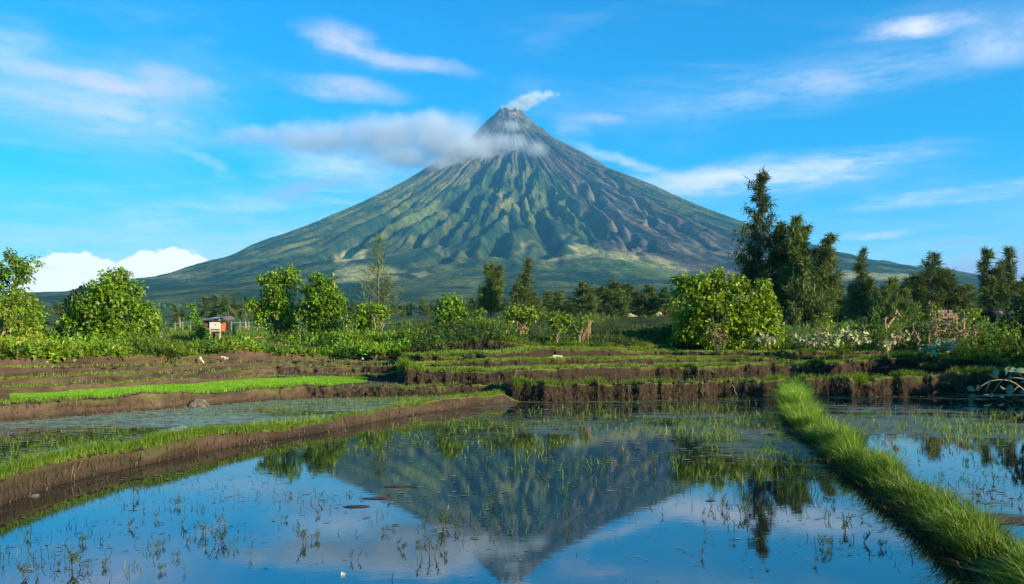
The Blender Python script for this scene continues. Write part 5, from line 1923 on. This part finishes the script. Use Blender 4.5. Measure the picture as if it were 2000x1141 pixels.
# ------------------------------------------------------------------ mud islands, mound and stones
def lump(name, label, cat, px, py, z, sx, sy, sz, col, seed, group=None, D=None, rough=.9, sub=4):
    import bmesh
    bm = bmesh.new()
    bmesh.ops.create_icosphere(bm, subdivisions=sub, radius=1)
    v = np.array([q.co[:] for q in bm.verts])
    f = np.array([[q.index for q in fc.verts] for fc in bm.faces])
    bm.free()
    n = .22 * vn(v[:, 0] * 2 + seed, v[:, 1] * 2 + v[:, 2] * 3, seed) + .12 * vn(v[:, 0] * 5 + seed, v[:, 1] * 5 + v[:, 2] * 4, seed + 1) + .05 * vn(v[:, 0] * 13, v[:, 1] * 13 + v[:, 2] * 9, seed + 2)
    v = v * (1 + n)[:, None] * np.array((sx, sy, sz)) / 2
    if D is None:
        D = (CAMZ - z) * F / (py - 675)
    me = mesh_np(name, v, f, np.tile(col, (len(v), 1)) * (1 + .5 * vn(v[:, 0] * 9, v[:, 1] * 9 + v[:, 2] * 9, seed))[:, None], True)
    return link(name, me, M_LUMP, None, ((px - 1000) / F * D, D, z), label=label, cat=cat, group=group)


M_LUMP = mat_attr('clod', rough=.85, var=.35, scale=12, bump=.006, bscale=60)
lump('mud_mound', 'grey brown pointed mud mound at the foot of the seedling terrace', 'mud mound', 388, 794, WZ2, .46, .4, .34, (.15, .12, .09), 1)
lump('mud_island', 'reddish brown mud island, right one of three in mid pond', 'mud island', 782, 951, 0, .34, .15, .022, (.05, .022, .014), 2, 'mud islands in the front pond')
lump('mud_island', 'reddish brown mud island, middle one of three in mid pond', 'mud island', 736, 974, 0, .32, .12, .02, (.05, .022, .014), 3, 'mud islands in the front pond')
lump('mud_island', 'long dark mud island touching the cone outline, left one of three', 'mud island', 697, 990, 0, .3, .13, .022, (.04, .022, .015), 4, 'mud islands in the front pond')
lump('stone', 'grey flat stone lying in the water at the foot of the left dike', 'stone', 66, 969, 0, .12, .08, .045, (.17, .15, .12), 5)
lump('stone', 'pale stone in the water right of the bright grass tip', 'stone', 1585, 797, 0, .12, .1, .08, (.5, .46, .38), 6, 'pale stones beside the grass dike')
lump('stone', 'small pale stone nearest the grass dike tip', 'stone', 1572, 795, 0, .07, .07, .07, (.5, .46, .38), 7, 'pale stones beside the grass dike')
lump('stone', 'flat pale stone farthest from the grass dike tip', 'stone', 1602, 801, 0, .16, .08, .04, (.45, .42, .36), 8, 'pale stones beside the grass dike')
lump('mud_clod', 'low wet mud flat at the right edge of the right-hand pond', 'mud', 1985, 1015, 0, .7, .5, .04, (.07, .055, .035), 9)


# ------------------------------------------------------------------ litter and pale sticks on the terraces
def stick(name, label, px0, py0, px1, py1, D, rad, mat, cat='stick', extra=None):
    a = Acc()
    p0, p1 = P(px0, py0, D), P(px1, py1, D)
    rr = np.random.default_rng(int(px0 + py0))
    pts, rs = limb(p0, p1, rad, rad * .6, rr, .05, 6)
    a.add(*tube(pts, rs, 6))
    if extra:
        for (x0, y0, x1, y1, rd) in extra:
            q, s_ = limb(P(x0, y0, D), P(x1, y1, D), rd, rd * .4, rr, .05, 4)
            a.add(*tube(q, s_, 5))
    return link(name, a.mesh(name, p0), mat, None, p0, label=label, cat=cat)


M_PALE = mat_plain('pale_husk', (0.62, 0.55, 0.38), .8, .2, 20, .002)
stick('stick', 'pale leaning stick with a knobbed head on the big left bank', 398, 709, 391, 699, 30.0, .035, M_PALE, extra=[(391, 699, 388, 702, .05), (391, 699, 394, 700, .05)])
stick('branch', 'small pale driftwood branch lying on the left bank right of the leaning stick', 432, 697, 446, 700, 30.9, .03, M_PALE, 'branch', [(438, 698, 440, 703, .02), (446, 700, 440, 702, .03)])
stick('branch', 'low pile of pale sticks at the foot of the middle bank', 1073, 699, 1097, 697, 32.6, .03, M_PALE, 'branch', [(1080, 696, 1096, 695, .03), (1096, 695, 1098, 699, .04)])
stick('stick', 'thin pale stick leaning on the dark bank left of the grass tip', 1430, 752, 1440, 772, 25.3, .012, M_PALEBARK)
stick('branch', 'long thin pale branch sloping down between the two left tree clumps', 95, 659, 135, 681, 30, .03, M_PALEBARK, 'branch', [(110, 668, 125, 680, .02), (118, 676, 108, 682, .02)])
stick('branch', 'bare branches lying on the grass right of the shed', 482, 658, 500, 668, 40, .035, M_DEADWOOD, 'branch', [(490, 661, 520, 663, .03), (500, 665, 470, 664, .02)])


def litter():
    for i, (px, py, D, w, lab) in enumerate(((708, 703, 34.2, .10, 'scrap of white litter on the dark bank below the low leafy shrub'), (52, 781, 17.9, .04, 'small white scrap at the front of the seedling bed'),
                                            (92, 709, 23.3, .05, 'small white scrap on the top left bank'), (670, 1124, None, .028, 'shiny white scrap floating at the bottom of the picture'))):
        if D is None:
            D = 2667.2 / (py - 675)
        a = np.array([(-w / 2, 0, 0), (w / 2, .02, .01), (w * .4, .0, w * .8), (-w * .3, .03, w), (0, -.05, w * .5)])
        if py > 1000:
            a = a[:, (0, 2, 1)] * (1.2, .5, .6) + (0, 0, .006)
        f = np.array([(0, 1, 4), (1, 2, 4), (2, 3, 4), (3, 0, 4)])
        o = link('litter', mesh_np('litter', a, f, smooth=False), M_WHITE, None, P(px, py, D), label=lab, cat='litter')


M_WHITE = mat_plain('white_plastic', (0.45, 0.42, 0.38), .5, .1, 10, 0)
litter()


# ------------------------------------------------------------------ the shed
def shed():
    D = 45.0
    s = D / F
    X = (418 - 1000) / F * D
    z0 = zof(668, D)
    root = thing('shed', 'tiny raised field hut with rusty roof, pale board front and orange cloth', 'hut', (X, D, z0))
    m_roof = mat_plain('rusty_sheet', (0.13, 0.10, 0.09), .6, .5, 3, .01, 12)
    m_roofb = mat_plain('blue_sheet', (0.16, 0.24, 0.36), .5, .3, 3, .006, 12)
    m_rust = mat_plain('rust_panel', (0.15, 0.06, 0.04), .8, .4, 4, .006, 20)
    m_board = mat_plain('pale_board', (0.62, 0.55, 0.48), .8, .15, 2, .004, 12)
    m_post = mat_plain('hut_post', (0.55, 0.38, 0.24), .8, .25, 8, .004)
    m_cloth = mat_plain('orange_cloth', (0.45, 0.11, 0.04), .8, .15, 4, .01, 12)
    m_dark = mat_plain('dark_wood', (0.07, 0.045, 0.03), .9, .4, 8, .004)

    def L(px, py, dy=0.0):
        p = P(px, py, D)
        return np.array((p[0] - X, dy, p[2] - z0))
    depth = 1.1
    # posts
    for px, top, bot, dy, m in ((430.5, 627, 668, 0, m_post), (412, 628, 652, 0, m_post), (434, 628, 666, depth, m_dark), (404, 628, 664, depth, m_dark)):
        a, b = L(px, bot, dy), L(px, top, dy)
        b[0] -= .03
        link('post', mesh_np('post', *box((a + b) / 2, (.075, .075, b[2] - a[2]))), m, root)
    # floor beams and board front
    a, b = L(412, 647), L(430, 646)
    link('beam', mesh_np('beam', *box((a + b) / 2 + (0, -.05, 0), (b[0] - a[0] + .1, .05, .07), R=None)), m_post, root)
    a, b = L(413, 651), L(431, 650)
    link('beam', mesh_np('beam', *box((a + b) / 2 + (0, -.02, 0), (b[0] - a[0], .04, .045))), m_dark, root)
    link('floor', mesh_np('floor', *box(L(419, 648, depth / 2), (.95, depth, .05))), m_dark, root)
    a, b = L(410, 643), L(430, 629)
    fp = (a + b) / 2 + (0, -.06, 0)
    fr = link('front_board', mesh_np('front_board', *box(fp, (b[0] - a[0], .03, b[2] - a[2]))), m_board, root)
    link('hole', mesh_np('hole', *box(L(421.5, 634.5) + (0, -.079, 0), (.06, .012, .045))), m_dark, fr)
    a, b = L(399, 641), L(409, 627)
    link('side_panel', mesh_np('side_panel', *box((a + b) / 2 + (0, .02, 0), (b[0] - a[0], .03, b[2] - a[2]))), m_rust, root)
    link('back_panel', mesh_np('back_panel', *box(L(418, 637, depth), (1.0, .03, .5))), m_dark, root)
    # orange cloth hanging at the right: a rippled sheet
    v, f = [], []
    nu, nv_ = 9, 8
    for i in range(nv_):
        for j in range(nu):
            t, u = i / (nv_ - 1), j / (nu - 1)
            p = L(432 + u * (4.0 - 1.2 * t), 630 + t * 20, .05 + .35 * u + .04 * math.sin(u * 9 + t * 2))
            v.append(p)
    idx = np.arange(nu * nv_).reshape(nv_, nu)
    f = np.stack([idx[:-1, :-1], idx[:-1, 1:], idx[1:, 1:], idx[1:, :-1]], -1).reshape(-1, 4)
    link('cloth', mesh_np('cloth', np.array(v), f, smooth=True), m_cloth, root)
    # corrugated roof sheets, sagging
    def sheet(name, x0, x1, yl, yr, dz, m, bend):
        nn, mm = 26, 6
        vv = []
        for i in range(mm):
            for j in range(nn):
                u, t = j / (nn - 1), i / (mm - 1)
                px = x0 + (x1 - x0) * u
                py = yl + (yr - yl) * u - bend * math.sin(math.pi * u)
                p = L(px, py, -.28 + t * (depth + .45))
                p[2] += .12 * t + dz + .012 * math.sin(j * 2.2)
                vv.append(p)
        idx = np.arange(nn * mm).reshape(mm, nn)
        g_ = np.stack([idx[:-1, :-1], idx[:-1, 1:], idx[1:, 1:], idx[1:, :-1]], -1).reshape(-1, 4)
        vv = np.array(vv)
        lo_ = vv - np.array((0, 0, .012))
        g2 = g_[:, ::-1] + len(vv)
        rim = np.concatenate([idx[0], idx[1:, -1], idx[-1, ::-1][1:], idx[::-1, 0][1:-1]])
        nx_ = np.roll(rim, -1)
        side = np.stack([rim, rim + len(vv), nx_ + len(vv), nx_], -1)
        link(name, mesh_np(name, np.concatenate([vv, lo_]), np.concatenate([g_, g2, side])), m, root)
    sheet('roof_sheet', 398, 421, 624, 624.5, 0, m_roof, -1)
    sheet('roof_sheet', 413, 432, 623, 624, .03, m_roofb, .5)
    sheet('roof_sheet', 427, 445, 624, 627, .05, m_roof, 3.2)
    link('rafter', mesh_np('rafter', *box(L(420, 627.5) + (0, -.1, 0), (1.15, .05, .05))), m_dark, root)
    link('awning_pole', mesh_np('awning_pole', *tube([L(443, 625, -.1), L(455, 628, -.1)], [.02, .015], 5)), m_dark, root)


shed()

# ------------------------------------------------------------------ pasture fence
def fence(label, x0, x1, yt, D, n, hpx, rails=2):
    # thin weathered posts
    z0 = float(gz((x0 - 1000) / F * D, D)[0])
    X0 = (x0 - 1000) / F * D
    root = thing('fence', label, 'fence', (X0, D, z0))
    m = mat_plain('fence_wood', (0.34, 0.32, 0.2), .9, .2, 8, 0)
    X1 = (x1 - 1000) / F * D
    h = hpx / F * D
    for k in range(n):
        x = (X1 - X0) * k / (n - 1)
        zz = float(gz(X0 + x, D)[0]) - z0
        link('post', mesh_np('post', *box((x, 0, zz + h / 2), (.06, .06, h + .1))), m, root)
    za, zb = 0, float(gz(X1, D)[0]) - z0
    for q in range(rails):
        hh = h * (.92 - .45 * q)
        v, f = tube([(0, -.07, za + hh), (X1 - X0, -.07, zb + hh)], [.025, .02], 5)
        link('rail', mesh_np('rail', v, f), m, root)


fence('pale post and rail fence in the pasture between shed and bright trees', 452, 520, 627, 92, 5, 18)
fence('short pale fence stretch in the pasture left of the shed', 342, 372, 630, 92, 3, 18, 1)


# ------------------------------------------------------------------ right-hand bank: pollard stumps, cut branches, walls
def pollard(label, D, x0, y0, x1, y1, knobs, seed, col=M_DEADWOOD, rad=.06, group='cut pollard stumps on the right-hand bank'):
    r = np.random.default_rng(seed)
    p0, p1 = P(x0, y0, D), P(x1, y1, D)
    p0[2] = min(p0[2], float(gz(p0[0], D)[0]) - .05) if abs(p0[2] - float(gz(p0[0], D)[0])) < .7 else p0[2]
    root = thing('pollard_stump', label, 'stump', p0, group)
    a = Acc()
    pts, rs = limb(p0, p1, rad, rad * .75, r, .05, 8)
    a.add(*tube(pts - p0, rs, 7))
    link('stem', a.mesh('stem'), col, root)
    b = Acc()
    for k in range(knobs):
        d = unit(r.normal(0, 1, 3) + np.array((.4, 0, .5)))
        ln = r.uniform(.12, .3)
        st = pts[-1 - (k % 2)] - p0 + r.normal(0, .03, 3)
        q, s_ = limb(st, st + d * ln, rad * .6, rad * .35, r, .1, 4)
        b.add(*tube(q, s_, 6))
    link('cut_branches', b.mesh('cut_branches'), col, root)
    return root


pollard('orange brown pollard stump leaning right with a fist of cut branches', 38, 1733, 640, 1752, 614, 26, 201)
pollard('short twin stump at the foot of the leaning pollard', 38, 1730, 642, 1727, 622, 6, 202, rad=.04)
pollard('pale upright pollard stump with yellow sprouts behind the broken clay wall', 40.5, 1825, 640, 1818, 597, 12, 203, rad=.05)
pollard('forked bare stump left of the feathery olive shrub', 38.5, 1868, 640, 1868, 622, 7, 204, rad=.04)
pollard('taller forked bare stump in front of the feathery olive shrub', 38, 1882, 643, 1883, 616, 9, 205, rad=.045)
pollard('short pale snag standing in the grass right of the pale leaf heap', 36.5, 1797, 670, 1791, 656, 2, 206, rad=.035)
pollard('small reddish twig stump at the right end of the bank rubble', 36.5, 1903, 665, 1904, 645, 6, 207, rad=.03)


def leaf_heap(label, D, ells, seed, col, leaf=.22, dens=1.0, group='heaps of cut leafy branches on the right-hand bank', twigs=8):
    r = np.random.default_rng(seed)
    cx, cy = ells[0][0], max(e[1] + e[3] for e in ells)
    X = (cx - 1000) / F * D
    b = np.array((X, D, zof(cy, D)))
    root = thing('leaf_heap', label, 'leaf heap', b, group)
    s = D / F
    a = Acc()
    tw = Acc()
    for (x, y, rx, ry) in ells:
        C = P(x, y, D)
        R = np.array((rx * s, .6, ry * s))
        m = int(dens * 26 * (R[0] * R[2]) / (leaf * leaf) + 6)
        d = unit(r.normal(0, 1, (m, 3)))
        pos = C + d * R * r.uniform(.3, 1, (m, 1))
        nm = unit(np.array((.5, -.6, .6)) + r.normal(0, .6, (m, 3)))
        dr = unit(r.normal(0, 1, (m, 3)) + np.array((0, 0, -.3)))
        ln = leaf * r.uniform(.5, 1.3, m)
        t = r.random((m, 1))
        cc = (col * (1 - t * .5) + G_MID * 1.6 * t * .5) * r.uniform(.7, 1.15, (m, 1))
        a.add(*leaves(pos - b, dr, nm, ln, ln * .72, .12, cc))
        for _ in range(twigs):
            p0 = C + unit(r.normal(0, 1, 3)) * R * .9
            q, s_ = limb(p0, p0 + r.normal(0, .3, 3) + np.array((0, 0, -.1)), .016, .006, r, .2, 4)
            tw.add(*tube(q - b, s_, 4))
    link('leaves', a.mesh('heap_leaves'), M_PALELEAF, root)
    link('twigs', tw.mesh('heap_twigs'), M_DEADWOOD, root)


M_PALELEAF = mat_attr('pale_leaf', rough=.5, var=.12, scale=3, trans=.12, spec=.3)
LP = np.array((.50, .48, .24))
leaf_heap('broad heap of pale undersided leaves in front of the tall conifers', 37, [(1625, 660, 50, 12), (1580, 662, 28, 10), (1660, 655, 36, 12), (1680, 665, 24, 9), (1600, 672, 40, 8)], 211, LP, dens=.8)
leaf_heap('small heap of pale leaves under the huge yellow green shrub', 37, [(1497, 661, 18, 8), (1482, 664, 12, 6)], 212, LP, dens=.9)
leaf_heap('pale leaves on drooping cut branches below the leaning pollard', 36.5, [(1760, 656, 22, 10), (1745, 664, 14, 7)], 213, LP * .9, dens=.4)
leaf_heap('few pale round leaves low on the shaded bank left of the blue-tinted heap', 36, [(1728, 676, 12, 5), (1735, 672, 10, 5)], 214, LP, dens=.8)
leaf_heap('heap of pale leaves, tinted blue for shade, hanging over the shaded bank', 35.5, [(1840, 676, 34, 9), (1815, 686, 20, 8), (1858, 668, 20, 7)], 215, LP * np.array((.75, .9, 1.0)), dens=.9)  # bluish cast of the shade multiplied into the leaf colour
leaf_heap('mixed brown brush and yellow leaves piled in the middle of the right bank', 38.5, [(1850, 645, 32, 16), (1875, 655, 26, 12), (1835, 635, 16, 10)], 216, np.array((.16, .14, .05)), leaf=.14, dens=.7, twigs=26)


def broken_wall():
    D = 46
    b = P(1846, 622, D)
    root = thing('clay_wall', 'short crumbling wall of orange clay blocks on the right-hand bank', 'wall', b)
    r = np.random.default_rng(220)
    m = mat_plain('clay_block', (0.24, 0.16, 0.10), .95, .35, 5, .02, 14)
    me = mesh_np('brick', *box((0, 0, 0), (.19, .22, .15)))
    me.materials.append(m)
    for row in range(3):
        for k in range(5 - (row == 2)):
            o = link('brick', me, None, root, (-.36 + k * .2 + (row % 2) * .07 + r.normal(0, .012), r.normal(0, .025), .06 + row * .16))
            o.rotation_euler = (r.normal(0, .05), r.normal(0, .05), r.normal(0, .1))
            q = r.uniform(.88, 1.04)
            o.scale = (q, q, r.uniform(.9, 1.02))


broken_wall()
for q, (px, w, lab) in enumerate(((1950, 1.25, 'long black heap of burnt straw on the far right bank'), (1255, 1.5, 'pale straw heap on the grassy berm in front of the plantation'))):
    pass
lump('straw_heap', 'long black heap of burnt straw below the forked feathery tree', 'straw heap', 1948, 616, zof(618, 62), 2.4, 1.6, 1.0, (.012, .012, .014), 21, D=62)
lump('straw_heap', 'pale dry straw heap on the berm in front of the plantation row, left one', 'straw heap', 1233, 620, zof(624, 110), 1.6, 1.4, 1.3, (.42, .33, .13), 22, D=110, group='pale straw heaps on the berm')
lump('straw_heap', 'pale dry straw heap nearest the huge yellow green shrub', 'straw heap', 1286, 617, zof(622, 112), 1.4, 1.2, 1.6, (.42, .33, .16), 23, D=112, group='pale straw heaps on the berm')
lump('straw_heap', 'low pale dry straw heap between the other two on the berm', 'straw heap', 1262, 621, zof(624, 108), 1.3, 1.0, .7, (.36, .28, .13), 24, D=108, group='pale straw heaps on the berm')


# ------------------------------------------------------------------ big-leaved fallen branch by the right-hand pond
def fallen_branch():
    D = 24.6
    b = P(1990, 772, D)
    root = thing('fallen_branch', 'arching cut branch with very large pale leaves at the right edge of the pond', 'branch', b)
    r = np.random.default_rng(230)
    a = Acc()
    arcs = [[(2010, 770), (1975, 742), (1935, 742), (1905, 762)], [(2010, 775), (1990, 752), (1970, 775)], [(2020, 760), (2000, 738), (1960, 738), (1940, 765)], [(2015, 768), (1998, 735), (1972, 722)], [(1935, 742), (1925, 765)], [(2020, 772), (1950, 772), (1890, 774)]]
    tips = []
    for q, arc in enumerate(arcs):
        pts = np.array([P(x, y, D - .25 * q + .3) - b for x, y in arc])
        t = np.linspace(0, 1, len(pts))
        tt = np.linspace(0, 1, 12)
        ps = np.stack([np.interp(tt, t, pts[:, k]) for k in range(3)], 1)
        ps[1:-1] = (ps[:-2] + ps[1:-1] + ps[2:]) / 3
        a.add(*tube(ps, np.linspace(.022, .007, 12), 6))
        tips += [ps[-1], ps[7], ps[9]]
    link('stem', a.mesh('stem'), M_PALEBARK, root)
    spots = [(1977, 716, .30), (1962, 722, .34), (1972, 735, .26), (1984, 724, .3), (1950, 740, .26), (1890, 756, .22), (1905, 770, .30), (1888, 772, .26), (1920, 773, .26), (1912, 752, .2), (1935, 770, .2), (1960, 778, .2), (1985, 776, .22), (1998, 770, .22), (1958, 760, .24), (1992, 748, .24), (1975, 752, .28), (1945, 722, .24)]
    for i, (x, y, L) in enumerate(spots):
        q = Acc()
        p = P(x, y, D + r.uniform(-.5, .4)) - b
        n = 7
        t = np.linspace(0, 1, n)
        w = .34 * L * np.sin(np.pi * (t * .88 + .08)) ** .7
        ctr = np.stack([L * t, 0 * t, -.25 * L * t ** 2], 1)
        v = np.concatenate([ctr + np.stack([0 * t, -w, .18 * w], 1), ctr, ctr + np.stack([0 * t, w, .18 * w], 1)])
        idx = np.arange(3 * n).reshape(3, n)
        f = np.stack([idx[:-1, :-1], idx[:-1, 1:], idx[1:, 1:], idx[1:, :-1]], -1).reshape(-1, 4)
        q.add(v, f, np.array((.16, .22, .12)) * r.uniform(.7, 1.4))
        o = link('leaf', q.mesh('leaf'), M_PALELEAF, root, p)
        o.rotation_euler = (r.normal(.5, .5), r.normal(.2, .5), r.uniform(0, 6.28))


fallen_branch()


def clods():
    """crumbled earth at the feet and on the lips of the banks"""
    r = np.random.default_rng(300)
    base = np.array([(1, 0, 0), (-1, 0, 0), (0, 1, 0), (0, -1, 0), (0, 0, 1), (0, 0, -1)], float)
    tri = np.array([(0, 2, 4), (2, 1, 4), (1, 3, 4), (3, 0, 4), (2, 0, 5), (1, 2, 5), (3, 1, 5), (0, 3, 5)])
    a = Acc()
    for i, x0, x1, n, sz in ((iB, 640, 2100, 700, .05), (iB, -100, 640, 400, .04), (iC, 700, 1700, 500, .05), (2, -100, 990, 500, .028), (iD, -100, 1600, 400, .04), (iE, -100, 1600, 400, .045), (iF, -100, 800, 300, .05)):
        px = r.uniform(x0, x1, n)
        c = tcol(px)
        up = r.random(n) < .35
        D = np.where(up, c[:, i + 1, 0] + r.uniform(-.04, .15, n), c[:, i, 0] - np.abs(r.normal(0, .16, n)))
        z = np.where(up, c[:, i + 1, 1], c[:, i, 1]) + .005
        for k in range(n):
            s_ = sz * r.uniform(.4, 1.9) 
            v = base * r.uniform(.5, 1.2, (6, 1)) * s_ * np.array((1.2, 1, .7))
            th = r.uniform(0, 6.28)
            v[:, :2] = v[:, :2] @ np.array(((math.cos(th), math.sin(th)), (-math.sin(th), math.cos(th))))
            a.add(v + ((px[k] - 1000) / F * D[k], D[k], z[k]), tri, SOILD * r.uniform(.6, 1.6))
    link('earth_clods', a.mesh('earth_clods'), M_LUMP, kind='stuff', label='crumbled earth clods lying along the terrace banks', cat='earth clods')


clods()

# ------------------------------------------------------------------ trees just outside the picture at right, whose shade lies on the banks
for (X_, Y_, top, w_, sd, lab) in ((22.5, 31.5, 3.4, 2.4, 240, 'farthest of the dark shade trees outside the picture beyond its right edge'),
                                   (23.5, 27.0, 3.8, 2.4, 241, 'second farthest dark shade tree outside the picture beyond its right edge'),
                                   (23.5, 22.5, 4.4, 2.2, 242, 'second nearest dark shade tree outside the picture beyond its right edge'),
                                   (22.0, 17.0, 5.6, 1.9, 243, 'nearest of the dark shade trees outside the picture beyond its right edge')):
    px_ = 1000 + F * X_ / Y_
    k_ = F / Y_
    zt = HY - (top - CAMZ) * k_
    broadleaf('broadleaf_tree', lab, 'tree', Y_, px_, [(px_, zt + .9 * k_, w_ * .8 * k_, .9 * k_), (px_ - .6 * k_, zt + 2.2 * k_, w_ * k_, 1.3 * k_), (px_ + .8 * k_, zt + 2.4 * k_, w_ * k_, 1.3 * k_)],
              .34, .42, G_MID, .1, sd, group='shade trees beyond the right edge', tr=.14, rc=(.5, .8), depth=1.2)
